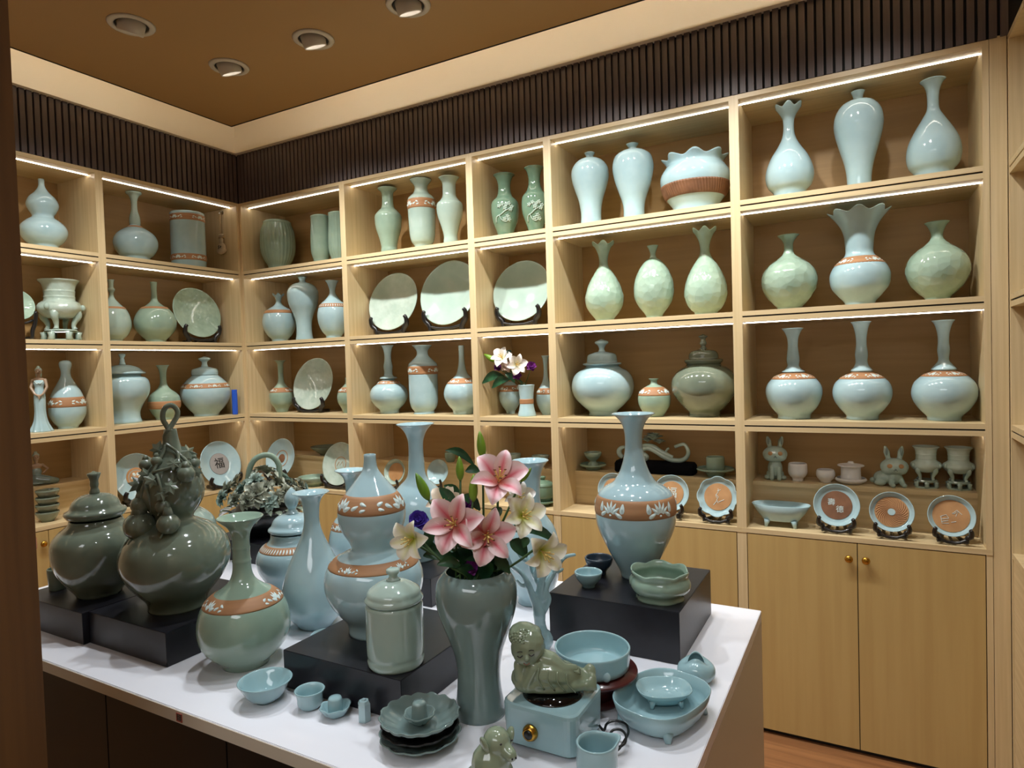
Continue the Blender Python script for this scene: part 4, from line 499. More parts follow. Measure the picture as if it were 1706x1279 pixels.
BOUQ = {'lily': [([2.7534, -1.7116, 1.2608], 0.0517, 'pink', (0.1, 0.5)), ([2.7025, -1.7797, 1.193], 0.0517, 'pink', (-0.2, 0.1)), ([2.7467, -1.7456, 1.1682], 0.0497, 'pink', (0.1, -0.1)), ([2.7926, -1.6984, 1.1968], 0.0393, 'yellow', (0.3, 0.1)), ([2.8246, -1.6899, 1.1328], 0.0414, 'yellow', (0.5, -0.4)), ([2.6291, -1.8028, 1.1634], 0.0372, 'yellow', (-0.6, -0.2)), ([2.6525, -1.7286, 1.2125], 0.0352, 'cream', (-0.1, 0.5)), ([2.7579, -1.6494, 1.2153], 0.031, 'white', (0.3, 0.4))], 'rose': [([2.6366, -1.7862, 1.1946], 0.0217, 'indigo'), ([2.6943, -1.7256, 1.2151], 0.0186, 'purple'), ([2.7091, -1.7399, 1.1096], 0.0176, 'purple'), ([2.6021, -1.7845, 1.1662], 0.0124, 'magenta'), ([2.7103, -1.7273, 1.1919], 0.0166, 'purple')], 'bud': [([2.64, -1.7603, 1.2242], [2.6232, -1.771, 1.2706]), ([2.6756, -1.7138, 1.2515], [2.675, -1.7142, 1.2937]), ([2.7147, -1.7363, 1.2219], [2.7168, -1.735, 1.2678]), ([2.7094, -1.6923, 1.29], [2.7062, -1.6943, 1.3365]), ([2.7699, -1.6654, 1.2467], [2.7856, -1.6554, 1.2701])], 'leaf': [([2.6913, -1.692, 1.2753], [2.6493, -1.7187, 1.3039], 0.0072), ([2.7052, -1.6949, 1.2659], [2.6831, -1.709, 1.2669], 0.0083), ([2.6774, -1.7246, 1.18], [2.6503, -1.7419, 1.2422], 0.0103), ([2.6716, -1.7045, 1.207], [2.6458, -1.721, 1.2424], 0.0093), ([2.7139, -1.7131, 1.2016], [2.6886, -1.7293, 1.229], 0.0093), ([2.6768, -1.7368, 1.1151], [2.6295, -1.767, 1.1283], 0.0134), ([2.6436, -1.7343, 1.1156], [2.6048, -1.759, 1.1444], 0.0103), ([2.7563, -1.686, 1.147], [2.7801, -1.6708, 1.1162], 0.0134), ([2.7395, -1.7205, 1.1232], [2.7646, -1.7044, 1.0959], 0.0103), ([2.6963, -1.7481, 1.1103], [2.6607, -1.7708, 1.1176], 0.0093), ([2.7121, -1.7499, 1.1789], [2.7296, -1.7387, 1.1982], 0.0103), ([2.754, -1.6638, 1.1571], [2.8181, -1.6228, 1.132], 0.0093), ([2.7547, -1.7108, 1.2096], [2.7411, -1.7194, 1.1847], 0.0093), ([2.6437, -1.7579, 1.1742], [2.6359, -1.7629, 1.1414], 0.0103), ([2.8015, -1.7046, 1.1615], [2.7942, -1.7092, 1.1447], 0.0072), ([2.7105, -1.7034, 1.1044], [2.7394, -1.6849, 1.0941], 0.0124)], 'mouth': [2.6998, -1.7221, 1.0959]}
HANDLE = [[1.4971, -1.2093, 1.0698], [1.4969, -1.2096, 1.1009], [1.5008, -1.2049, 1.1348], [1.5107, -1.1931, 1.1612], [1.5254, -1.1755, 1.1732], [1.5399, -1.1582, 1.1731], [1.5521, -1.1436, 1.1594], [1.5589, -1.1354, 1.1375], [1.5596, -1.1346, 1.1058], [1.5585, -1.136, 1.092]]
BLOSSOMS = [([1.53, -1.17, 1.11], 0.0329), ([1.5344, -1.1273, 1.0891], 0.0211), ([1.548, -1.2233, 1.0926], 0.0236), ([1.4763, -1.2342, 1.0901], 0.0205), ([1.4915, -1.2784, 1.0719], 0.0251), ([1.5066, -1.2353, 1.0683], 0.0254), ([1.58, -1.2474, 1.0588], 0.0315), ([1.5662, -1.1517, 1.0707], 0.0277), ([1.5408, -1.1073, 1.0718], 0.0283), ([1.5696, -1.0978, 1.0613], 0.0212), ([1.6104, -1.0989, 1.0641], 0.021), ([1.5048, -1.3122, 1.056], 0.0197), ([1.5342, -1.2896, 1.0471], 0.0198), ([1.5743, -1.2791, 1.0447], 0.0213), ([1.6074, -1.2271, 1.0334], 0.0233), ([1.6116, -1.1972, 1.0412], 0.0202), ([1.6249, -1.1314, 1.0431], 0.0207), ([1.6069, -1.0782, 1.0459], 0.0194), ([1.6184, -1.1642, 1.0558], 0.0204), ([1.5678, -1.1997, 1.0726], 0.0204)]
CABLE = [[2.9141, -1.6905, 0.862], [2.9255, -1.6998, 0.862], [2.9229, -1.6787, 0.862], [2.9351, -1.6682, 0.864], [2.9532, -1.6746, 0.866], [2.964, -1.6937, 0.866], [2.9651, -1.7173, 0.864], [2.9616, -1.7362, 0.86], [2.9517, -1.733, 0.858], [2.9407, -1.7162, 0.862], [2.9402, -1.7004, 0.866], [2.9516, -1.6963, 0.868], [2.9642, -1.7069, 0.868], [2.9687, -1.7239, 0.866], [2.9619, -1.7332, 0.862]]
SCROLL = [[[2.2915, 0.25, 1.0072], [2.2772, 0.25, 1.0187], [2.2735, 0.25, 1.0366], [2.2843, 0.25, 1.051], [2.301, 0.25, 1.0555]], [[2.3896, 0.25, 1.0073], [2.4016, 0.25, 1.0039], [2.4078, 0.25, 1.014], [2.4, 0.25, 1.0215], [2.3861, 0.25, 1.0269], [2.3824, 0.25, 1.0425], [2.4028, 0.25, 1.055], [2.4307, 0.25, 1.0521], [2.458, 0.25, 1.0375], [2.4812, 0.25, 1.0228], [2.512, 0.25, 1.0086], [2.5426, 0.25, 1.0022], [2.5732, 0.25, 1.0074], [2.5925, 0.25, 1.0234], [2.5986, 0.25, 1.0465], [2.5897, 0.25, 1.069], [2.5786, 0.25, 1.0782], [2.5595, 0.25, 1.0738], [2.5383, 0.25, 1.0654]], [[2.3829, 0.25, 1.0622], [2.4111, 0.25, 1.0651], [2.4427, 0.25, 1.0584], [2.466, 0.25, 1.0436], [2.497, 0.25, 1.0312], [2.5276, 0.25, 1.017]], [[2.4973, 0.25, 1.0428], [2.5053, 0.25, 1.0547], [2.5131, 0.25, 1.0569]], [[2.2843, 0.25, 1.051], [2.3218, 0.25, 1.0602], [2.3627, 0.25, 1.0616], [2.3829, 0.25, 1.0622]]]
LOTUS = [([2.4396, 0.25, 1.0914], 0.028), ([2.4115, 0.25, 1.0828], 0.018), ([2.4668, 0.25, 1.0767], 0.018)]
# ------------------------------------------------------------------ turned ceramics
def rfun(pts):
    q = sorted([(z, r) for z, r in pts]); zz = [a for a, _ in q]; rr = [b for _, b in q]
    return lambda z: float(np.interp(z, zz, rr))
def leafp(bm, rf, a0, s, t, la, lb, ang, off=.0014):
    """raised petal lying on a turned surface; (s,t) arc length and height, la/lb half axes"""
    n = 10; ca, sa = math.cos(ang), math.sin(ang); R0 = max(.004, rf(t))
    def pt(u, v, o):
        ss = s+u*ca-v*sa; tt = t+u*sa+v*ca; r = rf(tt)+o; a = a0+ss/R0
        return bm.verts.new((r*math.cos(a), r*math.sin(a), tt))
    c = pt(0, 0, off*1.5); ring = [pt(la*math.cos(2*PI*k/n), lb*math.sin(2*PI*k/n)*(1-.45*math.cos(2*PI*k/n)), off*.2) for k in range(n)]
    for k in range(n): bm.faces.new((c, ring[k], ring[(k+1) % n]))
def motif(bm, rf, a0, z, h, kind):
    if kind == 'lotus':
        for k, an in enumerate([.0, .42, -.42, .85, -.85]):
            L = h*(.52-.07*abs(an)); leafp(bm, rf, a0, math.sin(an)*L*1.0, z-h*.30+math.cos(an)*L*.9, L*.66, h*.095, PI/2-an)
        for sg in (-1, 1):
            leafp(bm, rf, a0, sg*h*.74, z+h*.10, h*.30, h*.14, PI/2-sg*.1); leafp(bm, rf, a0, sg*h*.50, z-h*.26, h*.30, h*.11, PI/2+sg*1.05)
        leafp(bm, rf, a0, 0, z-h*.32, h*.08, h*.06, 0)
    else:
        for an in (-1.2, -.6, 0, .6, 1.2):
            L = h*.46; leafp(bm, rf, a0, math.sin(an)*L, z-h*.30+math.cos(an)*L, L*.66, h*.15, PI/2-an)
        for sg in (-1, 1):
            leafp(bm, rf, a0, sg*h*1.0, z-h*.05, h*.26, h*.11, sg*.5); leafp(bm, rf, a0, sg*h*1.45, z+h*.14, h*.22, h*.1, -sg*.4); leafp(bm, rf, a0, sg*h*1.55, z-h*.2, h*.2, h*.09, sg*.3)
GLZ = {'blue': ('blue', 'blue'), 'celadon': ('celadon', 'carved_celadon')}
def turned(d):
    x, y, z0 = d['p']; az = math.atan2(CAMP.y-y, CAMP.x-x)
    segs = d['s']; multi = len(segs) > 1 or d['b'] or 'blossom' in d
    root = empty(d['n'], (x, y, z0), 0, label=d['l'], cat=d['c'], group=d['g']) if multi else None
    out = None
    for si, (nm, m, pr) in enumerate(segs):
        isb = nm in ('body',); op = d.get('open') and (nm in ('body', 'saucer')) or (nm == 'saucer')
        P = smooth_profile([tuple(p) for p in pr]); ztop = P[0][0]; zbot = P[-1][0]; h = ztop-zbot; rmax = max(r for _, r in P)
        if d.get('carve') and isb: m = 'carved_celadon'
        n_r = d.get('ruffle', 0); n_f = d.get('flute', 0); n_l = d.get('lobe', 0); lip = d.get('lip')
        def mod(z, r, a, i, ztop=ztop, h=h, rmax=rmax, P=P):
            dz = 0; t = max(0, 1-(ztop-z)/(.16*h if h > .1 else .5*h))
            if n_r:
                w = math.cos(n_r*(a-az)) if h > .15 or n_r == 2 else abs(math.cos(n_r*(a-az)/2))*1.6-1
                r, dz = r*(1+(.08 if h > .15 else .03)*t*t*w), (.0075 if h > .15 else min(.07*h, .0035) if n_r != 2 else .006)*t*t*w*min(1, P[0][1]/.045 if h > .15 else 1)
            if n_f and .06 < (ztop-z)/h < .97: r *= 1+.022*math.cos(n_f*a)
            if n_l: r *= 1-(.05 if n_l > 8 else .10)*(1-abs(math.cos(n_l*a/2)))*(1 if h < .03 else .5)
            if lip:
                w = math.exp(-((((a-az-1.9+PI) % (2*PI))-PI)/.4)**2)*t; r *= 1+.28*w; dz += .004*w
            return r, dz
        usemod = (n_r or n_f or n_l or lip) and isb or (n_l and nm == 'saucer')
        tk = min(.0035, max(.0012, P[0][1]*.12)); chain = list(P)
        if P[0][1] > .001 and nm in ('body', 'neck', 'saucer'):
            if nm in ('body', 'saucer') and op:
                inner = [(max(z, zbot+tk), max(r-tk, 0)) for z, r in P if r > tk]
                inner = inner if inner[-1][1] < .002 else inner+[(zbot+tk, 0)]
            else:
                lim = ztop-min(.07, .3*h); inner = [(z, max(r-tk, .001)) for z, r in P if z > lim]; inner += [(inner[-1][0], 0)]
            chain = inner[::-1]+[(ztop+tk*.35, P[0][1]-tk*.5)]+chain
        elif P[0][1] > .001: chain = [(ztop, 0)]+chain
        if P[-1][1] > .001: chain = chain+[(zbot, 0)]
        bm = lathe_bm(chain, 96 if n_f else (72 if n_r or n_l else 44), mod if usemod else None)
        if 'vines' in d['l']: pass
        if multi: o = bm_obj(nm, bm, m, root, True)
        else:
            o = bm_obj(d['n'], bm, m, None, True); o.location = (x, y, z0); tag(o, d['l'], d['c'], d['g'])
        if isb: out = (o, P)
        if nm == 'finial' or nm == 'knob':
            pass
    root = root or out[0]
    P = out[1]; rf = rfun(P)
    for (za, zb, n) in d['b']:
        lo, hi = min(za, zb), max(za, zb); zs = [hi+(lo-hi)*i/8 for i in range(9)]
        off = .0012
        if n == -1:
            mf = lambda z, r, a, i: (r*(1+.012*math.cos(70*a+z*90)), 0)
            bm = lathe_bm([(z, rf(z)+off+.0015) for z in zs]+[(z, rf(z)-.001) for z in zs[::-1]], 280, mf, close=True)
        else:
            bm = lathe_bm([(z, rf(z)+off*(0 if i in (0, 8) else 1)) for i, z in enumerate(zs)]+[(z, rf(z)-.001) for z in zs[::-1]], 44, close=True)
        bd = bm_obj('carved_band', bm, 'dark_clay' if n == -1 else 'brown_clay', root, True)
        if n >= 3:
            h = hi-lo; big = rf(hi) > .05 and z0 < 1.0 and h > .02
            kind = 'lotus' if 'lotus' in d['l'] else 'fan'
            rm = rf((lo+hi)/2)
            rf2 = lambda z: rf(z)+off
            if n == 30 or n == 18 or n == 14 and h < .02:
                bm = bmesh.new()
                for k in range(n*2): leafp(bm, rf2, az+PI*k/n, 0, (lo+hi)/2, h*.12, h*.3, 0, .0006)
                o = tag(bm_obj('dot_relief', bm, 'relief_white', bd), kind='stuff')
            elif big:
                nn = min(n, max(3, int(2*PI*rm/(h*(2.5 if kind == 'lotus' else 3.6)))))
                for k in range(nn):
                    bm = bmesh.new(); motif(bm, rf2, az+2*PI*(k+.5)/nn, (lo+hi)/2, h*.92, kind); bm_obj('lotus_relief' if kind == 'lotus' else 'flower_relief', bm, 'relief_white', bd)
            else:
                nn = min(n, max(3, int(2*PI*rm/(max(h, .004)*3.2)))); bm = bmesh.new()
                for k in range(nn): motif(bm, rf2, az+2*PI*(k+.5)/nn, (lo+hi)/2, h*.75, kind)
                tag(bm_obj('flower_relief', bm, 'relief_white', bd), kind='stuff')
    if 'blossom' in d:
        zc = d['blossom']; rb = random.Random(3); bm = bmesh.new()
        pts = [(-.055, -.055), (-.045, -.03), (-.02, -.02), (.0, -.005), (.02, .005), (.045, .02)]
        tube_bm(spline([((rf(zc+t)+.002)*math.cos(az+s/.07), (rf(zc+t)+.002)*math.sin(az+s/.07), zc+t) for s, t in pts], 4), .003, 6, bm)
        tube_bm(spline([((rf(zc+t)+.002)*math.cos(az+s/.07), (rf(zc+t)+.002)*math.sin(az+s/.07), zc+t) for s, t in [(-.03, -.025), (-.02, -.045), (.005, -.055), (.015, -.04)]], 4), .0025, 6, bm)
        bm_obj('plum_branch', bm, 'pale_green', root, True)
        for s, t in [(-.03, .02), (-.012, .028), (.006, .022), (.02, .03), (.0, .008), (.034, .015), (.012, -.03), (-.002, -.042), (.02, -.045), (.028, .002)]:
            bm = bmesh.new()
            for k in range(5): leafp(bm, lambda z: rf(z)+.002, az, s+.006*math.cos(k*1.257), zc+t+.006*math.sin(k*1.257), .006, .0045, k*1.257, .003)
            bm_obj('plum_blossom', bm, 'pale_green', root)
    return root
ROOTS = {}
for d in ITEMS: ROOTS[d['l']] = turned(d)
def byl(s): return [r for l, r in ROOTS.items() if s in l][0]

# ------------------------------------------------------------------ plates on black stands
def plate(label, p, R, wall, m, deco, lobe):
    rz = 0 if wall == 'b' else PI/2            # local front is -y
    t = empty('display_plate', p, rz, label=label, cat='plate', group='plates on black stands')
    tl = Matrix.Rotation(PI/2-.26, 4, 'X')       # lathe axis (z) becomes front, leaning back
    mod = (lambda z, r, a, i: (r*(1-.07*(1-abs(math.cos(lobe*a/2)))), 0)) if lobe else None
    fl = .80 if deco in ('orange', 'brown', 'fuw', 'chars', 'figure', 'spiral', 'marks') else .55
    prof = [(-.004, 0), (-.004, R*fl), (.0, R*(fl+.03)), (.012, R*.97), (.016, R), (.0175, R*.985), (.0145, R*.95), (.004, R*(fl+.05)), (.001, R*fl), (.001, 0)]
    bm = lathe_bm(prof, 64, mod); o = bm_obj('dish', bm, {'blue': 'blue', 'celadon': 'carved_celadon', 'pale_green': 'carved_pale' if deco in ('carve', 'crest') else 'pale_green'}[m], t, True); o.matrix_basis = tl
    fr = tl @ Matrix.Translation((0, 0, .0012))
    def disc(name, r, mm, z=.0, r0=0, rid=None):
        ch = [(z, r0), (z+.0012, r0), (z+.0012, r), (z, r)] if r0 else [(z+.0014, 0), (z+.0014, r), (z, r)]
        q = bm_obj(name, lathe_bm(ch, 48, close=bool(r0)), mm, t, False); q.matrix_basis = fr; return q
    def txt(s, sz, mm, x=0, y=0, z=.0016): text_part('character', s, sz, mm, t, fr @ Matrix.Translation((x, y, z+.0006)) @ Matrix.Rotation(0, 4, 'Z'))
    def strokes(name, lst, mm, r=.0011):
        bm = bmesh.new()
        for pa in lst: tube_bm([(x*R, y*R, .0022) for x, y in pa], r, 5, bm)
        q = bm_obj(name, bm, mm, t); q.matrix_basis = fr
    if deco == 'flower':
        disc('medallion', R*.42, 'orange_clay', r0=R*.33); disc('medallion', R*.30, 'orange_clay')
        bm = bmesh.new()
        for k in range(6): ell_bm(bm, (math.cos(k*1.047)*R*.16, math.sin(k*1.047)*R*.16, .0016), (R*.08, R*.06, .001), Euler((0, 0, k*1.047)), 10, 6)
        q = bm_obj('flower_relief', bm, 'relief_white', t); q.matrix_basis = fr
    elif deco == 'fu':
        disc('medallion', R*.47, 'grey_clay'); disc('ink_ring', R*.475, 'ink', r0=R*.46); txt('福', R*.5, 'ink')
    elif deco == 'ring':
        disc('medallion', R*.42, 'orange_clay', r0=R*.38); disc('medallion', R*.22, 'dark_clay')
    elif deco == 'crest': disc('crest_ring', R*.34, 'orange_clay', r0=R*.31); strokes('crest', [[(-.2, -.1), (-.1, .1), (0, -.05), (.1, .12), (.2, -.1)]], 'orange_clay')
    elif deco == 'orange': disc('medallion', R*.7, 'orange_clay')
    elif deco == 'brown': disc('medallion', R*.68, 'orange_clay')
    elif deco == 'fuw': disc('medallion', R*.66, 'orange_clay'); txt('福', R*.62, 'relief_white', 0, 0)
    elif deco == 'chars': disc('medallion', R*.67, 'dark_clay'); txt('壽', R*.34, 'relief_white', -R*.22, R*.12); txt('德', R*.34, 'relief_white', R*.14, -R*.2)
    elif deco == 'figure':
        disc('medallion', R*.66, 'orange_clay')
        strokes('figure_drawing', [[(0, .4), (.02, .25), (-.08, .1), (.02, 0), (-.05, -.15), (.02, -.3)], [(-.05, -.2), (-.2, -.42)], [(.05, -.25), (.3, -.12)], [(-.1, .1), (-.06, -.05)], [(-.04, .28), (.12, .35)]], 'relief_white')
    elif deco == 'spiral':
        disc('medallion', R*.76, 'orange_clay'); bm = bmesh.new()
        for k in range(28): tube_bm([((.2+.5*i/6)*R*math.cos(k*2*PI/28+i*.16), (.2+.5*i/6)*R*math.sin(k*2*PI/28+i*.16), .0022) for i in range(7)], .0013, 5, bm)
        q = bm_obj('spiral_ribs', bm, 'brown_clay', t); q.matrix_basis = fr; disc('centre_boss', R*.17, 'blue', z=.003)
    elif deco == 'marks':
        disc('medallion', R*.78, 'orange_clay')
        strokes('sketch_marks', [[(.05, .12), (.25, .3), (.45, .1)], [(.1, .1), (.3, .25), (.2, .0)], [(-.45, -.05), (-.2, .05), (-.1, -.1)], [(-.42, -.18), (-.1, -.12)], [(-.4, -.3), (-.12, -.22)], [(-.42, -.05), (-.38, -.38), (-.1, -.36)], [(0, -.3), (.2, -.25)]], 'relief_white', .0009)
    # stand
    base = -(p[2]-max(z for z in (2.0638, 1.6332, 1.2051, .78) if z < p[2]-.03)); k = min(1, R/.13)
    s = empty('plate_stand', Vector((p[0], p[1], p[2]+base)), rz, label='black easel stand under the '+' '.join(label.split(',')[0].replace(' on black stand', '').split()[:11]), cat='plate stand', group='black easel stands')
    yb = -.035; zt = -base-R*.62; xo = R*.72
    for sg in (-1, 1):
        pts = [(sg*xo*.75, yb-.014, .008), (sg*xo*.82, yb-.012, .016+zt*.25), (sg*xo*1.0, yb-.018, zt*.7), (sg*xo*1.02, yb-.026, zt+.006), (sg*xo*.95, yb-.03, zt+.016*k+.004)]
        bm = tube_bm(spline(pts, 3), [(.011-.005*abs(j-4)/9)*k+.003 for j in range(13)], 6); bm_obj('side_prong', bm, 'stand_black', s, True)
        bm = tube_bm(spline([(sg*xo*.82, yb-.012, .014), (sg*xo*.55, yb+.03, .012), (sg*xo*.45, .055, .009)], 3), .0085*k+.002, 6); bm_obj('foot', bm, 'stand_black', s, True)
    h0 = -base-R*.966; zb = max(.009, h0-.012)
    bm = tube_bm(spline([(-xo*.86, yb-.014, zb+.014), (-xo*.35, yb-.016, zb+.001), (0, yb-.014, zb), (xo*.35, yb-.016, zb+.001), (xo*.86, yb-.014, zb+.014)], 3), .006*k+.0025, 6); bm_obj('cross_bar', bm, 'stand_black', s, True)
    bm = tube_bm(spline([(0, yb-.01, zb), (0, .0, max(.006, zb-.004)), (0, .055, .006)], 3), .005, 6); bm_obj('back_leg', bm, 'stand_black', s, True)
for a in PLATES: plate(*a)
# ------------------------------------------------------------------ modelled figures
def hex_pt(r, k, z): return (r*math.cos(PI/6+k*PI/3), r*math.sin(PI/6+k*PI/3), z)
def censer(p, rz, H, label):
    s = H/.17; t = empty('tripod_censer', p, rz, label=label, cat='incense burner', group='legged incense burners')
    def sc(L): return [(z*s, r*s)+tuple(q) for z, r, *q in L]
    P = smooth_profile(sc([(.170, .050), (.167, .0485), (.158, .041), (.140, .0375), (.139, .0385), (.137, .0375), (.124, .037), (.123, .038), (.121, .037), (.114, .038), (.108, .046), (.098, .053), (.088, .054), (.076, .046), (.066, .034), (.062, .0)]), .004)
    ins = [(z, r-.002*s) for z, r in P if z > .075*s]
    bm = lathe_bm([(ins[-1][0], 0)]+ins[::-1]+P, 40, lambda z, r, a, i: (r*(1+.05*math.cos(4*a)*(1 if .06*s < z < .105*s else 0)), 0)); bm_obj('bowl', bm, 'carved_pale', t, True)
    for k in range(4):
        a = PI/4+k*PI/2; c, q = math.cos(a), math.sin(a)
        pts = [(.038*c, .038*q, .085), (.043*c, .043*q, .070), (.034*c, .034*q, .055), (.031*c, .031*q, .042), (.034*c, .034*q, .033)]
        bm = tube_bm(spline([tuple(v*s for v in pp) for pp in pts], 3), [r*s for r in (.010, .011, .011, .010, .009, .008, .0075, .007, .006, .0058, .006, .0065, .008)], 8); bm_obj('leg', bm, 'pale_green', t, True)
    for k in range(3):
        a = PI/2+k*2*PI/3; bm = bmesh.new(); ell_bm(bm, (.053*s*math.cos(a), .053*s*math.sin(a), .094*s), (.007*s, .007*s, .009*s)); bm_obj('mask', bm, 'pale_green', t, True)
    bm = lathe_bm([(.033*s, 0), (.033*s, .038*s), (.029*s, .040*s), (.029*s, 0)], 24); bm_obj('foot_plate', bm, 'pale_green', t)
    for z0, z1, r0, r1, nm in ((.024, .0285, .042, .040, 'stand_top'), (.0, .006, .045, .045, 'stand_base')):
        bm = bmesh.new(); lo = [bm.verts.new(hex_pt(r0*s, k, z0*s)) for k in range(6)]; hi = [bm.verts.new(hex_pt(r1*s, k, z1*s)) for k in range(6)]
        bm.faces.new(lo[::-1]); bm.faces.new(hi)
        for k in range(6): bm.faces.new((lo[k], lo[(k+1) % 6], hi[(k+1) % 6], hi[k]))
        bm_obj(nm, bm, 'pale_green', t)
    for k in range(6):
        q = Vector(hex_pt(.041*s, k, 0)); bm = tube_bm([q+Vector((0, 0, .004*s)), q*.95+Vector((0, 0, .015*s)), q*.98+Vector((0, 0, .026*s))], [.009*s, .0075*s, .009*s], 8); bm_obj('stand_post', bm, 'pale_green', t, True)
censer((3.496, .25, .937), 0, .157, 'green four legged incense burner, left one of the pair on the upper step')
censer((3.599, .25, .937), 0, .157, 'green four legged incense burner, right one of the pair against the side panel')
censer((-.17, -.929, 1.6332), PI/2, .30, 'large green incense burner with lion legs on a pierced hexagonal foot')

def rabbit(p, rz, sit, label):
    t = empty('rabbit_figurine', p, rz, label=label, cat='figurine', group='rabbit figurines')
    hz = .108 if sit else .075
    hx = 0 if sit else .006
    prims = [('e', (hx, -.008, hz), (.050, .040, .034)), ('e', (hx-.018, -.012, hz-.010), (.028, .03, .022)), ('e', (hx+.018, -.012, hz-.010), (.028, .03, .022))]
    if sit:
        prims += [('e', (0, .004, .045), (.030, .028, .046)), ('e', (0, .012, .022), (.036, .034, .023)), ('c', [(-.013, -.02, .05), (-.014, -.028, .02), (-.014, -.034, .008)], (.010, .009, .009)), ('c', [(.013, -.02, .05), (.014, -.028, .02), (.014, -.034, .008)], (.010, .009, .009)),
                  ('e', (.030, -.008, .010), (.014, .024, .010)), ('e', (-.030, -.008, .010), (.014, .024, .010))]
    else:
        prims += [('e', (-.022, .012, .030), (.042, .036, .028)), ('e', (.004, -.002, .036), (.030, .03, .034)), ('e', (-.064, .02, .016), (.012, .012, .011)), ('c', [(-.004, -.012, .03), (-.006, -.034, .010), (-.002, -.044, .007)], (.012, .011, .009)), ('c', [(.026, -.008, .03), (.032, -.028, .010), (.036, -.038, .007)], (.011, .010, .009)), ('e', (-.042, -.012, .012), (.022, .02, .012))]
    L = .052 if sit else .058
    for sg in (-1, 1):
        prims.append(('c', [(hx+sg*.018, -.002, hz+.024), (hx+sg*.024, 0, hz+.024+L*.55), (hx+sg*(.028), 0, hz+.016+L)], (.008, .0115, .006)))
    blob('body', prims, 'pale_green', t, .0022, 3)
    for sg in (-1, 1):
        bm = bmesh.new(); ell_bm(bm, (hx+sg*.019, -.0435, hz+.006), (.0095, .0045, .0085)); bm_obj('eye', bm, 'orange_clay', t, True)
        bm = bmesh.new(); ell_bm(bm, (hx+sg*.0245, -.0095, hz+.026+L*.55), (.0045, .003, .016)); bm_obj('inner_ear', bm, 'olive_blue', t, True)
    bm = bmesh.new(); ell_bm(bm, (hx, -.0475, hz-.005), (.004, .003, .0025)); bm_obj('nose', bm, 'olive_blue', t, True)
    bm = tube_bm(spline([(hx-.007, -.0465, hz-.012), (hx, -.048, hz-.009), (hx+.007, -.0465, hz-.012)], 3), .0008, 5); bm_obj('mouth', bm, 'ink', t)
rabbit((2.96, .24, .937), .15, True, 'sitting green rabbit figurine with upright ears and brown eyes, beside a white cup')
rabbit((3.384, .24, .937), .1, False, 'crouching green rabbit figurine with round brown eyes, beside the incense burner pair')

def lady(p, rz, H, label):
    s = H/.30; t = empty('lady_figurine', p, rz, label=label, cat='figurine', group='standing lady figurines')
    v = lambda *q: tuple(c*s for c in q)
    pr = smooth_profile([(.238*s, .018*s), (.225*s, .022*s), (.205*s, .017*s), (.18*s, .021*s), (.15*s, .023*s), (.09*s, .022*s), (.045*s, .028*s), (.015*s, .040*s), (.0, .047*s)])
    bm = lathe_bm([(pr[0][0], 0)]+pr+[(0, 0)], 48, lambda z, r, a, i: (r*(1+.07*math.cos(9*a+z*20)*max(0, 1-z/(.18*s))), 0)); bm_obj('gown', bm, 'blue', t, True)
    blob('body', [('e', v(0, 0, .240), v(.024, .014, .012)), ('c', [v(0, 0, .242), v(0, -.002, .262)], v(.008, .008)), ('e', v(0, -.004, .276), v(.0125, .014, .0165)), ('e', v(0, -.018, .274), v(.003, .003, .004)),
        ('c', [v(-.024, 0, .238), v(-.030, -.012, .205), v(-.016, -.026, .176), v(-.002, -.030, .165)], v(.0075, .006, .005, .0045)), ('c', [v(.024, 0, .238), v(.030, -.012, .205), v(.016, -.026, .176), v(.002, -.030, .165)], v(.0075, .006, .005, .0045)),
        ('c', [v(0, -.030, .168), v(0, -.031, .152)], v(.005, .003))], 'bisque_tan', t, .0016*s, 3)
    blob('hair', [('e', v(0, .004, .284), v(.015, .015, .014)), ('e', v(0, .014, .266), v(.013, .011, .026)), ('e', v(0, .008, .298), v(.008, .008, .007))], 'pale_green', t, .0018*s, 3)
    bm = bmesh.new()
    for sg in (-1, 1): ell_bm(bm, v(sg*.005, -.0165, .279), v(.0022, .0012, .001))
    bm_obj('eyes', bm, 'ink', t); bm = bmesh.new(); ell_bm(bm, v(0, -.0175, .2685), v(.0035, .0014, .001)); bm_obj('lips', bm, 'dark_clay', t)
    bm = tube_bm(spline([v(-.017, -.012, .236), v(-.006, -.0225, .222), v(0, -.023, .226), v(.006, -.0225, .222), v(.017, -.012, .236)], 3), .0018*s, 6); bm_obj('neckline', bm, 'relief_white', t, True)
lady((-.11, -1.066, 1.2051), PI/2-.5, .305, 'slim lady figurine in long pale blue gown with folded hands beside a banded vase')
lady((-.13, -1.178, 1.2051), PI/2-.2, .305, 'second lady figurine in pale blue gown, mostly hidden behind the brown pillar')
t = empty('lady_figurine', (-.25, -1.03, .937), PI/2-.3, label='small kneeling lady figurine with one hand on hip, on the step beside the pillar', cat='figurine')
blob('body', [('e', (0, 0, .070), (.018, .012, .030)), ('e', (0, 0, .092), (.024, .012, .012)), ('c', [(0, 0, .10), (0, -.002, .118)], (.007, .007)), ('e', (0, -.003, .132), (.013, .014, .017)), ('e', (0, -.017, .131), (.003, .003, .004)),
    ('c', [(-.024, 0, .094), (-.030, -.006, .06), (-.030, -.016, .022)], (.007, .006, .005)), ('c', [(.024, 0, .094), (.044, .0, .074), (.026, -.012, .056)], (.007, .006, .005))], 'bisque_tan', t, .0018, 3)
blob('gown', [('e', (0, 0, .062), (.021, .016, .026)), ('e', (.004, .0, .022), (.038, .032, .024)), ('c', [(.0, -.01, .03), (.045, -.028, .02), (.075, -.01, .012)], (.024, .02, .014)), ('e', (.01, .0, .008), (.062, .036, .009))], 'olive_blue', t, .002, 4)
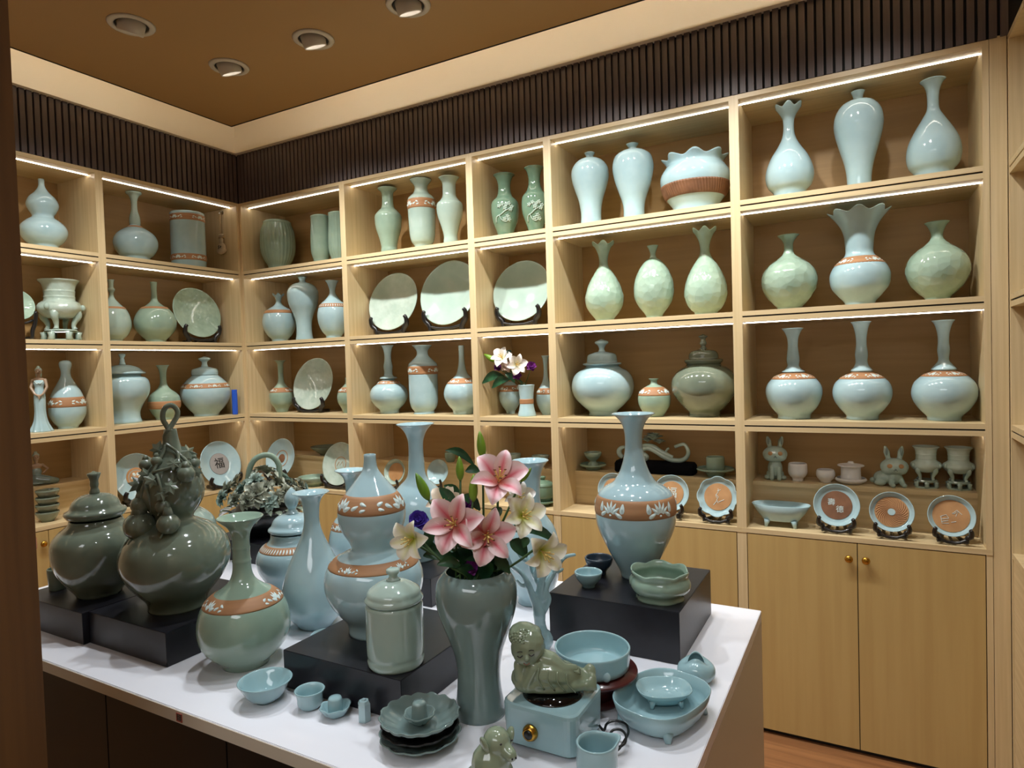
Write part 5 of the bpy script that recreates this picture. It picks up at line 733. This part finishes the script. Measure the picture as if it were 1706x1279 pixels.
blob('hair', [('e', (0, .004, .142), (.015, .015, .013)), ('e', (0, .013, .126), (.011, .009, .014)), ('e', (0, .010, .156), (.008, .008, .006))], 'pale_green', t, .0018, 3)
bm = bmesh.new(); [ell_bm(bm, (sg*.005, -.0163, .135), (.002, .001, .001)) for sg in (-1, 1)]; bm_obj('eyes', bm, 'ink', t)

# reclining boy on the electric tea stove
def camframe(name, p, **k):       # local x to the viewer's right, local -y towards the camera
    az = math.atan2(p[1]-CAMP.y, p[0]-CAMP.x); return empty(name, p, az-PI/2, **k)
t = camframe('reclining_child_figurine', (2.850, -1.727, .9265), label='green reclining child monk figurine lying on the round black stove plate', cat='figurine')
q = .00026
def K(x, y, d=0): return ((x-610)*q, -d, (600-y)*q*1.06)
blob('body', [('c', [K(455, 470, .0), K(520, 500, .004), K(610, 505, .006), K(700, 520, .006), K(800, 545, .0)], (.017, .024, .025, .021, .014)),
    ('e', K(600, 575, .012), (.060, .018, .009)), ('e', K(470, 560, .012), (.026, .018, .013)), ('e', K(700, 560, .012), (.040, .016, .012)), ('e', K(420, 540, .0), (.018, .018, .018)), ('e', K(560, 545, .016), (.032, .014, .013)),
    ('c', [K(540, 425, .0), K(610, 430, .008), K(680, 470, .014), K(745, 470, .012)], (.016, .014, .010, .007)),
    ('c', [K(500, 450, .016), K(440, 560, .020), K(410, 520, .014), K(405, 450, .008)], (.013, .011, .009, .009)),
    ('c', [K(800, 545, .004), K(845, 560, .002), K(842, 500, .0)], (.013, .012, .010)), ('c', [K(820, 560, .014), K(852, 575, .012), K(850, 530, .010)], (.010, .010, .008))], 'figure_olive', t, .0019, 3)
rot = Euler((0, .25, 0))
hb = blob('head', [('e', K(462, 345, .006), (.0275, .026, .031), rot), ('e', K(450, 385, .014), (.020, .018, .016)), ('e', K(425, 380, .020), (.010, .008, .009)), ('e', K(490, 390, .020), (.010, .008, .009)), ('c', [K(400, 390, -.004), K(400, 425, -.002)], (.006, .007)), ('c', [K(545, 330, -.004), K(550, 365, -.002)], (.006, .006)), ('e', K(458, 377, .033), (.0045, .004, .004))], 'figure_olive', t, .0017, 2)
blob('hair', [('e', K(448, 300, -.002), (.0285, .028, .022), rot), ('e', K(415, 265, -.006), (.010, .011, .009)), ('e', K(500, 285, -.006), (.013, .014, .012))], 'figure_olive', t, .0018, 3)
for sg in (-1, 1):
    cx = 452+sg*35; bm = tube_bm(spline([K(cx-16, 358-sg*4, .0315), K(cx, 364-sg*4, .0335), K(cx+16, 356-sg*4, .0315)], 3), .0009, 5); bm_obj('closed_eye', bm, 'ink', t)
    bm = tube_bm(spline([K(cx-15, 338-sg*4, .031), K(cx, 332-sg*4, .032), K(cx+15, 338-sg*4, .030)], 3), .0007, 5); bm_obj('eyebrow', bm, 'ink', t)
bm = tube_bm(spline([K(438, 402, .033), K(456, 408, .0345), K(476, 400, .033)], 3), .001, 5); bm_obj('mouth', bm, 'dark_clay', t)
for i in range(4):
    bm = tube_bm(spline([K(530+i*55, 440+i*12, .026), K(520+i*60, 500+i*8, .032), K(560+i*62, 560+i*6, .030)], 3), .0013, 5); bm_obj('robe_fold', bm, 'figure_olive', t, True)
for j in range(5):
    bm = tube_bm([K(742, 462+j*3, .010+j*.002), K(768, 470+j*3, .011+j*.002), K(780, 480+j*3, .009+j*.002)], [.0019, .0018, .0014], 6); bm_obj('finger', bm, 'figure_olive', t, True)
bm = bmesh.new()
for i in range(60):
    a = i*2.4; rr = math.sqrt(i/60); ell_bm(bm, K(440+math.cos(a)*rr*85, 290+math.sin(a)*rr*55, .014+.014*(1-rr)), (.0024, .0024, .0024), None, 6, 5)
tag(bm_obj('hair_curls', bm, 'figure_olive', t, True), kind='stuff')
# stove under it
t = empty('electric_tea_stove', (2.850, -1.727, .85), .0, label='square pale blue ceramic electric tea stove with gold knob, under reclining figurine', cat='stove')
def rrect(hx, hy, c, n=6):
    out = []
    for k, (sx, sy) in enumerate([(1, 1), (-1, 1), (-1, -1), (1, -1)]):
        for i in range(n+1):
            a = PI/2*k+PI/2*i/n; out.append(((hx-c)*sx+c*math.cos(a), (hy-c)*sy+c*math.sin(a)))
    return out
def prism(name, rings, m, parent, smooth=False):
    bm = bmesh.new(); R = [[bm.verts.new((x, y, z)) for x, y in pts] for z, pts in rings]
    for A, B in zip(R, R[1:]):
        for k in range(len(A)): bm.faces.new((A[k], A[(k+1) % len(A)], B[(k+1) % len(A)], B[k]))
    bm.faces.new(R[0][::-1]); bm.faces.new(R[-1]); return bm_obj(name, bm, m, parent, smooth)
prism('housing', [(.006, rrect(.060, .056, .018)), (.008, rrect(.0625, .059, .018)), (.064, rrect(.0645, .061, .019)), (.069, rrect(.0635, .060, .018)), (.071, rrect(.060, .057, .017))], 'sky', t)
for sx in (-1, 1):
    for sy in (-1, 1): bm = lathe_bm([(0, 0), (0, .008), (.008, .008), (.008, 0)], 12, org=(sx*.042, sy*.04, 0)); bm_obj('rubber_foot', bm, 'black', t)
bm = lathe_bm([(.070, 0), (.070, .050), (.0735, .049), (.0745, .045), (.0765, .044), (.0765, 0)], 48); bm_obj('heating_plate', bm, 'glass_black', t, True)
kn = bm_obj('gold_knob', lathe_bm([(0, 0), (0, .0125), (.004, .0125), (.006, .0105), (.010, .0095), (.010, .007), (.010, 0)], 28), 'brass', t, True); kn.location = (-.010, -.0612, .034); kn.rotation_euler = (PI/2, 0, 0)
kc = bm_obj('knob_cap', lathe_bm([(.0095, 0), (.0095, .0075), (.011, .007), (.011, 0)], 20), 'black', kn, True)
o = bm_obj('power_cable', tube_bm(spline(CABLE, 4), .0021, 8), 'black', None, True); tag(o, 'black coiled power cable lying behind the pitcher', 'cable')
# piglet
t = camframe('piglet_figurine', (2.828, -1.868, .85), label='green piglet figurine with floppy ears at the bottom edge of photo', cat='figurine')
t.rotation_euler.z += .5
blob('body', [('e', (-.012, .0, .030), (.030, .026, .030)), ('e', (-.004, -.004, .060), (.020, .021, .020)), ('c', [(.0, -.014, .056), (.004, -.030, .050)], (.012, .009)), ('c', [(-.018, -.012, .02), (-.02, -.022, .006)], (.010, .009)), ('c', [(.006, -.012, .02), (.006, -.022, .006)], (.010, .009)), ('e', (-.03, .014, .012), (.014, .014, .012))], 'figure_olive', t, .0018, 3)
for sg in (-1, 1):
    blob('ear', [('e', (-.004+sg*.020, -.006, .060), (.005, .009, .016), Euler((0, sg*.35, 0)))], 'figure_olive', t, .0015, 2)
    bm = bmesh.new(); ell_bm(bm, (.001+sg*.009, -.0235, .066), (.0018, .0012, .0012)); bm_obj('eye', bm, 'ink', t)
    bm = bmesh.new(); ell_bm(bm, (.004+sg*.003, -.0388, .0495), (.0013, .0008, .0018)); bm_obj('nostril', bm, 'ink', t)


# coral
pr = []
for path in CORAL:
    pts = spline([p for p, r in path], 3); rs = list(np.interp(np.linspace(0, len(path)-1, len(pts)), range(len(path)), [r*.84 for p, r in path])); pr.append(('c', pts, rs))
o = blob('coral_ornament', pr, 'sky', None, .002, 3); tag(o, 'pale blue branching coral ornament between the lily vase and right riser', 'ornament')
o.location.z += .002
# ------------------------------------------------------------------ boxes of odd shape
def oval_dish(name, p, rz, hx, hy, H, flare, feet, label, mt='blue', group=None, c=.6):
    t = empty(name, p, rz, label=label, cat='bowl', group=group)
    def se(a, b, n=44): return [(a*abs(math.cos(k*2*PI/n))**c*math.copysign(1, math.cos(k*2*PI/n)), b*abs(math.sin(k*2*PI/n))**c*math.copysign(1, math.sin(k*2*PI/n))) for k in range(n)]
    w = .0025; f0 = feet
    rings = [(f0+w*1.5, se(hx*.35, hy*.3)), (f0+w*1.5, se(hx*flare-w, hy*flare-w)), (f0+(H-f0)*.5, se(hx*(.5+flare/2)-w, hy*(.5+flare/2)-w)), (H-.001, se(hx-w, hy-w)), (H, se(hx-w*.4, hy-w*.4)), (H-.001, se(hx, hy)), (f0+(H-f0)*.5, se(hx*(.52+flare/2), hy*(.52+flare/2))), (f0+.004, se(hx*flare, hy*flare)), (f0, se(hx*flare*.97, hy*flare*.97)), (f0, se(hx*.3, hy*.3))]
    prism('basin', rings, mt, t, True)
    for sx in (-1, 1):
        for sy in (-1, 1):
            a = Vector((sx*hx*flare*.72, sy*hy*flare*.72, f0+.004)); b = Vector((sx*hx*flare*.80, sy*hy*flare*.80, .0))
            bm = tube_bm([a, (a+b)/2, b], [.008*hx/.07+.001, .005*hx/.07+.001, .003*hx/.07+.001], 8); bm_obj('foot', bm, mt, t, True)
    return t
oval_dish('oval_basin', (2.993, -1.603, .85), 1.286, .086, .068, .045, .86, .008, 'large oval pale blue footed basin with straight sides at the right counter end', 'sky', c=.72)
oval_dish('oval_bowl', (2.988, -1.575, .862), .5, .047, .038, .028, .68, .008, 'small oval pale blue footed bowl standing inside the large oval basin', 'sky', c=.75)
oval_dish('footed_planter', (2.997, .085, .78), 0, .108, .060, .088, .62, .024, 'wide pale blue footed planter with flared rim, left of the standing plates', c=.8)
# six sided pot
bm = bmesh.new(); rings = []
t = empty('hexagonal_pot', (2.540, -1.829, .85), .3, label='small six sided pale blue vessel with folded top, right end of the cup row', cat='pot')
hx = lambda r: [(r*math.cos(k*PI/3), r*math.sin(k*PI/3)) for k in range(6)]
prism('body', [(0, hx(.0105)), (.001, hx(.0115)), (.030, hx(.0112)), (.035, hx(.0085)), (.0352, hx(.004))], 'blue', t); prism('top_fold', [(.035, hx(.0045)), (.0375, hx(.003))], 'blue', t)
# wooden stand under the round pot
t = empty('wooden_stand', (2.862, -1.585, .85), 0, label='round dark red wooden stand under the shallow round pot', cat='stand')
bm_obj('stand_top', lathe_bm([(.046, 0), (.046, .078), (.049, .080), (.052, .079), (.052, 0)], 48), 'red_wood', t, True)
bm_obj('stand_drum', lathe_bm([(.010, 0), (.010, .045), (.028, .047), (.046, .052), (.046, 0)], 40), 'red_wood', t, True)
bm_obj('stand_base', lathe_bm([(0, 0), (0, .054), (.004, .056), (.010, .054), (.010, 0)], 48), 'red_wood', t, True)
rt = byl('round pale blue shallow pot')
for sg in (-1.0, .35):
    bm = bmesh.new(); ell_bm(bm, (0, 0, 0), (.0085, .006, .009)); az = math.atan2(CAMP.y+1.585, CAMP.x-2.862); a = az+sg
    o = bm_obj('pot_lug', bm, 'blue', None, True); o.parent = rt; o.location = (.064*math.cos(a), .064*math.sin(a), .012)
# black cushion box with the lotus scroll
t = empty('cushion_block', (2.444, .245, .937), 0, label='long black cloth covered block under the lotus scroll ornament', cat='block')
prism('body', [(0, rrect(.180, .040, .02)), (.006, rrect(.186, .045, .025)), (.040, rrect(.186, .045, .025)), (.052, rrect(.178, .038, .02))], 'cloth_black', t, True)
t = empty('scroll_ornament', (2.444, .245, .989), 0, label='grey green scroll shaped ornament topped by an open lotus, on black block', cat='ornament')
for i, pa in enumerate(SCROLL):
    P = spline(pa, 4); n = len(P); o = bm_obj('scroll_band' if i < 3 else 'tendril', tube_bm([(x-2.444, y-.25-.004*(i % 2), z-.995) for x, y, z in P], [.013*(.6+.4*math.sin(PI*min(1, .15+k/n))) if i < 3 else .005 for k in range(n)], 8), 'pale_green', t, True)
def petal_mesh(name, L, w, curl, cup, m, nu=5, nv=9, pw=.8, thick=.0005, tip=1.0):
    """one curved petal growing along +x, bending up; vertex colour r = midrib, g = throat"""
    bm = bmesh.new(); G_ = []; colr = {}
    for j in range(nv):
        v = j/(nv-1); ww = w*(math.sin(PI*min(1, v*.92+.06)))**pw; a = curl*v*v
        x = L*(math.sin(a)/max(a, 1e-3))*v if curl else L*v; z = L*v*(.5*curl*v-.62*v*v*tip*curl) if curl else 0
        row = []
        for i in range(nu):
            u = i/(nu-1)*2-1; q = bm.verts.new((x, u*ww/2, z+cup*(u*u)*ww+random.uniform(-1, 1)*w*.012)); colr[q] = (max(0, 1-abs(u)**.8*1.4)*(1-.75*v*v), max(0, 1-v*2.6), 0, 1); row.append(q)
        G_.append(row)
    for j in range(nv-1):
        for i in range(nu-1): bm.faces.new((G_[j][i], G_[j][i+1], G_[j+1][i+1], G_[j+1][i]))
    vv = list(bm.verts); me = bpy.data.meshes.new(name); bm.verts.index_update(); cl = [colr[v] for v in vv]; bm.to_mesh(me); bm.free()
    at = me.color_attributes.new('petal', 'FLOAT_COLOR', 'POINT')
    for i, c in enumerate(cl): at.data[i].color = c
    me.materials.append(MATS[m]); me.polygons.foreach_set('use_smooth', [True]*len(me.polygons)); return me
def join_petals(name, me, mats, m, parent):
    bm = bmesh.new()
    for M_ in mats:
        k = len(bm.verts); bm.from_mesh(me); bm.verts.ensure_lookup_table(); bmesh.ops.transform(bm, matrix=M_, verts=bm.verts[k:])
    return bm_obj(name, bm, m, parent, True)
RQ = lambda p, el, az: Matrix.Translation(Vector(p)) @ Matrix.Rotation(az, 4, 'Z') @ Matrix.Rotation(-el, 4, 'Y')
pm = petal_mesh('pt', 1, .5, .5, .3, 'pale_green', 3, 5)
for (p, r) in LOTUS:
    ms = []; r *= 1.9
    for ring, (n, el, sc) in enumerate([(9, .45, 1.0), (8, .85, .9), (6, 1.25, .75)]):
        ms += [RQ((p[0]-2.444, p[1]-.25, p[2]-.995), el, ring*.4+k*2*PI/n) @ Matrix.Scale(r*sc, 4) for k in range(n)]
    o = join_petals('lotus_bloom', pm, ms, 'pale_green', t); o.data.materials.clear(); o.data.materials.append(MATS['pale_green'])
# hanging pouch
t = empty('cloth_pouch', (-.125, -.034, 2.179), 0, label='small linen drawstring pouch hanging from a hook in the left shelf corner', cat='pouch')
blob('bag', [('e', (0, 0, .035), (.038, .012, .034)), ('e', (0, 0, .020), (.044, .013, .022)), ('e', (0, 0, .080), (.020, .010, .022)), ('e', (0, 0, .112), (.024, .010, .012))], 'linen', t, .003, 4)
bm = lathe_bm([(.096, .0), (.096, .022), (.100, .022), (.100, 0)], 16); o = bm_obj('drawstring', bm, 'rope', t); o.scale = (1, .6, 1)
bm_obj('hanging_cord', tube_bm([(.0, 0, .098), (.004, -.004, .17), (.002, -.002, .245)], .0018, 6, tube_bm([(-.008, 0, .098), (-.006, -.002, .17), (.0, -.002, .245)], .0018, 6)), 'rope', t)
bm = bmesh.new()
for a, b in [((-.014, .045), (-.004, .05)), ((-.012, .036), (.002, .038)), ((-.006, .054), (-.010, .028)), ((.006, .05), (.010, .032)), ((.004, .04), (.016, .044))]: tube_bm([(a[0], -.0135, a[1]), (b[0], -.0135, b[1])], .0016, 5, bm)
bm_obj('printed_mark', bm, 'ink', t)
t = empty('wall_hook', (-.123, -.0185, 2.43), 0, label='chrome wall hook on the shelf side panel holding the pouch cord', cat='hook')
bm_obj('hook', tube_bm(spline([(0, .0, .01), (0, -.012, .008), (0, -.024, -.006), (0, -.014, -.012), (0, -.020, .004)], 3), .003, 8), 'chrome', t, True); bm_obj('plate', lathe_bm([(0, 0), (0, .010), (.003, .010), (.003, 0)], 16), 'chrome', t).rotation_euler = (PI/2, 0, 0)
# small shop stamps (red framed labels)
def stamp(p, rz, w, h, label):
    t = empty('stamp_label', p, rz, label=label, cat='label', group='red framed stamp labels')
    bm = bmesh.new(); bbox(bm, -w/2, w/2, -.0012, 0, -h/2, h/2, .0003); bm_obj('paper', bm, 'label_paper', t)
    bm = bmesh.new(); f = .0012
    for a in [(-w/2, w/2, -h/2, -h/2+f), (-w/2, w/2, h/2-f, h/2), (-w/2, -w/2+f, -h/2, h/2), (w/2-f, w/2, -h/2, h/2)]: bbox(bm, a[0], a[1], -.0018, -.0011, a[2], a[3])
    bm_obj('red_frame', bm, 'red_ink', t)
    bm = bmesh.new(); r = random.Random(int(abs(p[0])*1000))
    for c in (-.27, .0, .27):
        for k in range(4):
            z = (.3-.2*k)*h; bbox(bm, (c-.11)*w, (c+.11)*w, -.0018, -.0011, z-.0007, z+.0007)
        bbox(bm, c*w-.0006, c*w+.0006, -.0018, -.0011, -.33*h, .36*h)
    bm_obj('seal_characters', bm, 'ink', t)
stamp((2.214, CY0-.0015, .8375), 0, .016, .015, 'tiny red framed stamp on the white counter front edge')
stamp((1.982, -.001, .742), 0, .045, .034, 'red framed label on the cabinet door behind the lilies')
stamp((.487, -.001, .705), 0, .045, .034, 'red framed label on the corner cabinet beside the basket flowers')
stamp((.001, -1.175, .712), PI/2, .030, .05, 'pink framed label on the far left cabinet beside the brass knob')
# white dish on the right wall unit
t = bm_obj('dish', lathe_bm([(0, 0), (0, .03), (.012, .055), (.016, .06), (.0165, .058), (.004, .03), (.003, 0)], 40), 'blue', None, True); t.location = (3.80, -.15, .78)
tag(t, 'pale blue dish on the open ended shelf at the right edge', 'dish')

# ------------------------------------------------------------------ vine on the gourd vase
gr = byl('modelled vines'); gp = Vector(gr.location)
if gr.type == 'MESH': pass
for p, r in VINE['g']:
    c = Vector(p)-gp; bm = bmesh.new(); ell_bm(bm, c, (r, r, r*.95), None, 20, 14)
    tube_bm([c+Vector((0, 0, r*.7)), c+Vector((0, 0, r*1.5))], [r*.55, r*.28], 12, bm); tube_bm([c+Vector((r*.1, -r*.6, -r*.7)), c+Vector((r*.15, -r*.9, -r*1.05))], [r*.12, r*.08], 6, bm)
    bm_obj('little_gourd', bm, 'olive', gr, True)
for path in VINE['v']: bm_obj('vine', tube_bm(spline([Vector(p)-gp for p in path], 4), .0035, 8), 'olive', gr, True)
bm_obj('vine_loop', tube_bm(spline([Vector(p)-gp for p in VINE['loop']], 4), .0058, 10), 'olive', gr, True)
caz = math.atan2(CAMP.y-gp.y, CAMP.x-gp.x); rv = random.Random(5)
for p, r in VINE['l']:
    c = Vector(p)-gp; bm = bmesh.new(); n = 14; rr = [1, .62, .85, .5, .8, .45, .75, .4, .75, .45, .8, .5, .85, .62]
    ctr = bm.verts.new((0, 0, r*.18)); ring = [bm.verts.new((rr[k]*r*1.45*math.cos(2*PI*k/n), rr[k]*r*1.45*math.sin(2*PI*k/n), -r*.25*rr[k]+rv.uniform(-.12, .2)*r)) for k in range(n)]
    c2 = bm.verts.new((0, 0, r*.08)); ring2 = [bm.verts.new(v.co-Vector((0, 0, .0012))) for v in ring]
    for k in range(n): bm.faces.new((ctr, ring[k], ring[(k+1) % n])); bm.faces.new((c2, ring2[(k+1) % n], ring2[k])); bm.faces.new((ring[k], ring2[k], ring2[(k+1) % n], ring[(k+1) % n]))
    o = bm_obj('leaf', bm, 'olive', gr); d = Vector((math.cos(caz)+rv.uniform(-.5, .5), math.sin(caz)+rv.uniform(-.5, .5), rv.uniform(.0, .7)))
    o.rotation_mode = 'QUATERNION'; o.rotation_quaternion = d.to_track_quat('Z', 'Y') @ Euler((0, 0, rv.uniform(0, 6))).to_quaternion(); o.location = c

# ------------------------------------------------------------------ flower basket
bc = Vector((1.53, -1.175, .915)); t = empty('flower_basket', bc, 0, label='dark ceramic basket heaped with grey green blossoms under an arched handle', cat='basket')
bm_obj('bowl', lathe_bm(smooth_profile([(.075, .0, 1), (.082, .105), (.078, .112), (.05, .108), (.02, .085), (.0, .07, 1), (.0, 0, 1)]), 40), 'deep_green', t, True).data.materials[0] = MATS['black']
bm_obj('handle', tube_bm(spline([Vector(p)-bc for p in HANDLE], 4), .0095, 10), 'celadon', t, True)
pms = [petal_mesh('bp%d' % i, 1, .5, .8, .4, 'pale_green', 3, 5) for i in range(3)]
rb = random.Random(11)
for i, (p, r) in enumerate(BLOSSOMS):
    c = Vector(p)-bc; out = Vector((c.x*2.5, c.y*2.5, .10)).normalized(); q = out.to_track_quat('Z', 'Y').to_matrix().to_4x4(); ms = []
    for ring, (n, el, sc) in enumerate([(10, .15, 1.0), (9, .55, .92), (8, .95, .75), (5, 1.3, .6)]):
        r_ = r*1.7
        ms += [Matrix.Translation(c) @ q @ RQ((0, 0, 0), el+rb.uniform(-.2, .2), ring*.4+k*2*PI/n+rb.uniform(-.2, .2)) @ Matrix.Scale(r_*sc*rb.uniform(.8, 1.1), 4) for k in range(n)]
    o = join_petals('blossom', pms[i % 3], ms, 'olive' if i % 3 == 0 else 'pale_green', t); o.data.materials.clear(); o.data.materials.append(MATS['ash_glaze' if i % 3 != 2 else 'pale_green'])
for i in range(26):
    a = i*2*PI/26; c = Vector((.115*math.cos(a), .105*math.sin(a), .085)); ms = [Matrix.Translation(c) @ Matrix.Rotation(a+rb.uniform(-.5, .5), 4, 'Z') @ Matrix.Rotation(rb.uniform(-.1, .5), 4, 'Y') @ Matrix.Scale(.045, 4)]
    o = join_petals('leaf', pms[i % 3], ms, 'olive', t); o.data.materials.clear(); o.data.materials.append(MATS['olive'])
bm = bmesh.new(); ell_bm(bm, (0, 0, .075), (.10, .095, .05)); bm_obj('moss_bed', bm, 'black', t, True)

# ------------------------------------------------------------------ lilies and roses
camdir = lambda p: (CAMP-Vector(p)).normalized()
PM = {k: [petal_mesh('lily_petal_'+k+str(j), 1.0, w, 1.15, .22, m, 7, 9, .85) for j, w in enumerate((.60, .44))] for k, m in (('pink', 'lily_pink'), ('yellow', 'lily_yellow'), ('cream', 'lily_cream'), ('white', 'lily_white'))}
def lily(name, p, R, kind, tilt, parent, org, stem_to):
    p = Vector(p); d = camdir(p); side = d.cross(Vector((0, 0, 1))).normalized()*-1; up = Vector((0, 0, 1))
    d = (d+side*tilt[0]+up*tilt[1]).normalized(); q = d.to_track_quat('Z', 'Y').to_matrix().to_4x4()
    t = bpy.data.objects.new(name, None); COL.objects.link(t); t.parent = parent; t.location = p-d*R*.35-org; t.empty_display_size = .02
    for k in range(6):
        me = PM[kind][k % 2]; o = bpy.data.objects.new('petal', me); COL.objects.link(o); o.parent = t
        o.matrix_basis = q @ Matrix.Rotation(k*PI/3+.2, 4, 'Z') @ Matrix.Translation((R*.04, 0, 0)) @ Matrix.Rotation(-.55-.08*(k % 2), 4, 'Y') @ Matrix.Scale(R*1.3, 4)
    bm = bmesh.new()
    for k in range(6):
        a = k*PI/3+.5; tube_bm(spline([q @ Vector((0, 0, 0)), q @ Vector((R*.08*math.cos(a), R*.08*math.sin(a), R*.4)), q @ Vector((R*.2*math.cos(a), R*.2*math.sin(a), R*.72))], 2), R*.022, 5, bm)
    tube_bm([q @ Vector((0, 0, 0)), q @ Vector((0, 0, R*.85))], R*.03, 5, bm); bm_obj('stamens', bm, 'stamen', t, True)
    bm = bmesh.new()
    for k in range(6): a = k*PI/3+.5; ell_bm(bm, q @ Vector((R*.2*math.cos(a), R*.2*math.sin(a), R*.73)), (R*.05, R*.05, R*.025), None, 6, 4)
    bm_obj('anthers', bm, 'pollen' if kind == 'pink' else 'stamen', t, True)
    a = Vector(t.location); s = Vector(stem_to)-org
    bm_obj('stem', tube_bm(spline([a-d*R*.02, a-d*R*.35, (a+s)/2-Vector((0, 0, R*.1)), s, s-Vector((0, 0, .05))], 3), .0022, 6), 'stem_green', parent, True)
RPM = {}
def rose(p, R, col, parent, org, stem_to):
    p = Vector(p); d = (camdir(p)+Vector((0, 0, .5))).normalized(); q = d.to_track_quat('Z', 'Y').to_matrix().to_4x4()
    if col not in RPM: RPM[col] = petal_mesh('rose_petal', 1, 1.15, 1.0, .42, col, 5, 6, .6)
    ms = []
    for ring, (n, el, sc) in enumerate([(5, .35, 1.0), (5, .75, .85), (4, 1.1, .68), (3, 1.35, .5)]):
        ms += [Matrix.Translation(p-org-d*R*.3) @ q @ RQ((0, 0, 0), el, ring*.7+k*2*PI/n) @ Matrix.Scale(R*sc, 4) for k in range(n)]
    o = join_petals('rose', RPM[col], ms, col, parent); s = Vector(stem_to)-org; a = p-org-d*R*.3
    bm_obj('stem', tube_bm(spline([a, (a+s)/2, s, s-Vector((0, 0, .05))], 3), .002, 6), 'stem_green', parent, True)
def bud(a, b, parent, org, stem_to, R=None):
    a = Vector(a)-org; b = Vector(b)-org; L = (b-a).length; P = [a+(b-a)*i/8 for i in range(9)]; rr = [L*k for k in (.06, .13, .165, .175, .17, .15, .12, .08, .02)]
    bm_obj('lily_bud', tube_bm(P, rr, 10), 'bud_green', parent, True); s = Vector(stem_to)-org
    bm_obj('stem', tube_bm(spline([a, (a*.6+s*.4), s, s-Vector((0, 0, .05))], 3), .002, 6), 'stem_green', parent, True)
def leaf(a, b, w, parent, org):
    a = Vector(a)-org; b = Vector(b)-org; d = b-a; L = d.length; d.normalize(); side = d.cross(camdir((a+b)/2+org)).normalized(); nrm = side.cross(d)
    bm = bmesh.new(); rows = []
    for j in range(8):
        v = j/7; ww = w*max(.04, math.sin(PI*(v*.95+.03)))**.8; c = a+d*L*v+Vector((0, 0, 1))*L*.18*math.sin(PI*v)
        rows.append([bm.verts.new(c+side*ww*u+nrm*abs(u)*ww*.35) for u in (-1, -.5, 0, .5, 1)])
    for A, B in zip(rows, rows[1:]):
        for i in range(4): bm.faces.new((A[i], A[i+1], B[i+1], B[i]))
    bm_obj('leaf', bm, 'leaf_green', parent, True)
mo = Vector(BOUQ['mouth']); org = Vector((2.7045, -1.7191, 1.07))
t = empty('flower_bouquet', org, 0, label='large artificial bouquet of pink lilies, white lilies and purple roses in the grey green vase', cat='bouquet')
rs = random.Random(2)
def foot(): return (2.7045+rs.uniform(-.028, .028), -1.7191+rs.uniform(-.028, .028), 1.085)
for p, R, kind, tl in BOUQ['lily']: lily('lily', p, R, kind, tl, t, org, foot())
for p, R, col in BOUQ['rose']: rose(p, R, col, t, org, foot())
for a, b in BOUQ['bud']: bud(a, b, t, org, foot())
for a, b, w in BOUQ['leaf']: leaf(a, b, w, t, org)
for i in range(14):
    a = rs.uniform(0, 2*PI); e = Vector((2.7045+.055*math.cos(a), -1.7191+.055*math.sin(a), 1.115+rs.uniform(0, .05))); leaf(foot(), e, rs.uniform(.008, .014), t, org)
# small bouquet on the shelf
org = Vector((1.8753, .08, 1.345)); t = empty('flower_bouquet', org, 0, label='small artificial bouquet of white lilies and purple roses in the waisted vase', cat='bouquet')
def ep(px_, py_, y=.05):          # photograph crop measure -> shelf plane position, metres
    return (1.8753+(px_-888)*.000345, y, 1.349+(740-py_)*.000345)
SM = lambda: (1.8753+rs.uniform(-.02, .02), .08+rs.uniform(-.02, .02), 1.345)
for x, y, R, tl in [(590, 330, 150, (-.3, .5)), (830, 440, 150, (.2, .1))]: lily('lily', ep(x, y, .03), R*.00036, 'white', tl, t, org, SM())
for x, y, R, c in [(650, 465, 95, 'blush'), (1035, 470, 85, 'purple'), (810, 590, 78, 'purple'), (510, 470, 70, 'purple')]: rose(ep(x, y, .04), R*.00036, c, t, org, SM())
bud(ep(470, 390), ep(270, 275), t, org, SM()); 
for a, b, w in [((600, 600), (265, 690), .022), ((680, 640), (420, 760), .02), ((700, 300), (690, 240), .012), ((760, 690), (640, 560), .014)]: leaf(ep(*a, .05), ep(*b, .03), w, t, org)
bpy.context.view_layer.update()
def settle(root, z):
    lo = min((o.matrix_world @ v.co).z for o in ([root] if root.type == 'MESH' else [])+[c for c in root.children_recursive if c.type == 'MESH'] for v in o.data.vertices)
    root.location.z += z-lo
for o in list(COL.objects):
    if o.parent is None:
        if o.name.startswith('rabbit') or (o.name.startswith('lady') and 'kneeling' in o['label']): settle(o, .937)
        elif o.name.startswith('piglet') or o.name.startswith('coral'): settle(o, .85)
        elif o.name.startswith('reclining'): settle(o, .9265)
bpy.context.view_layer.update()
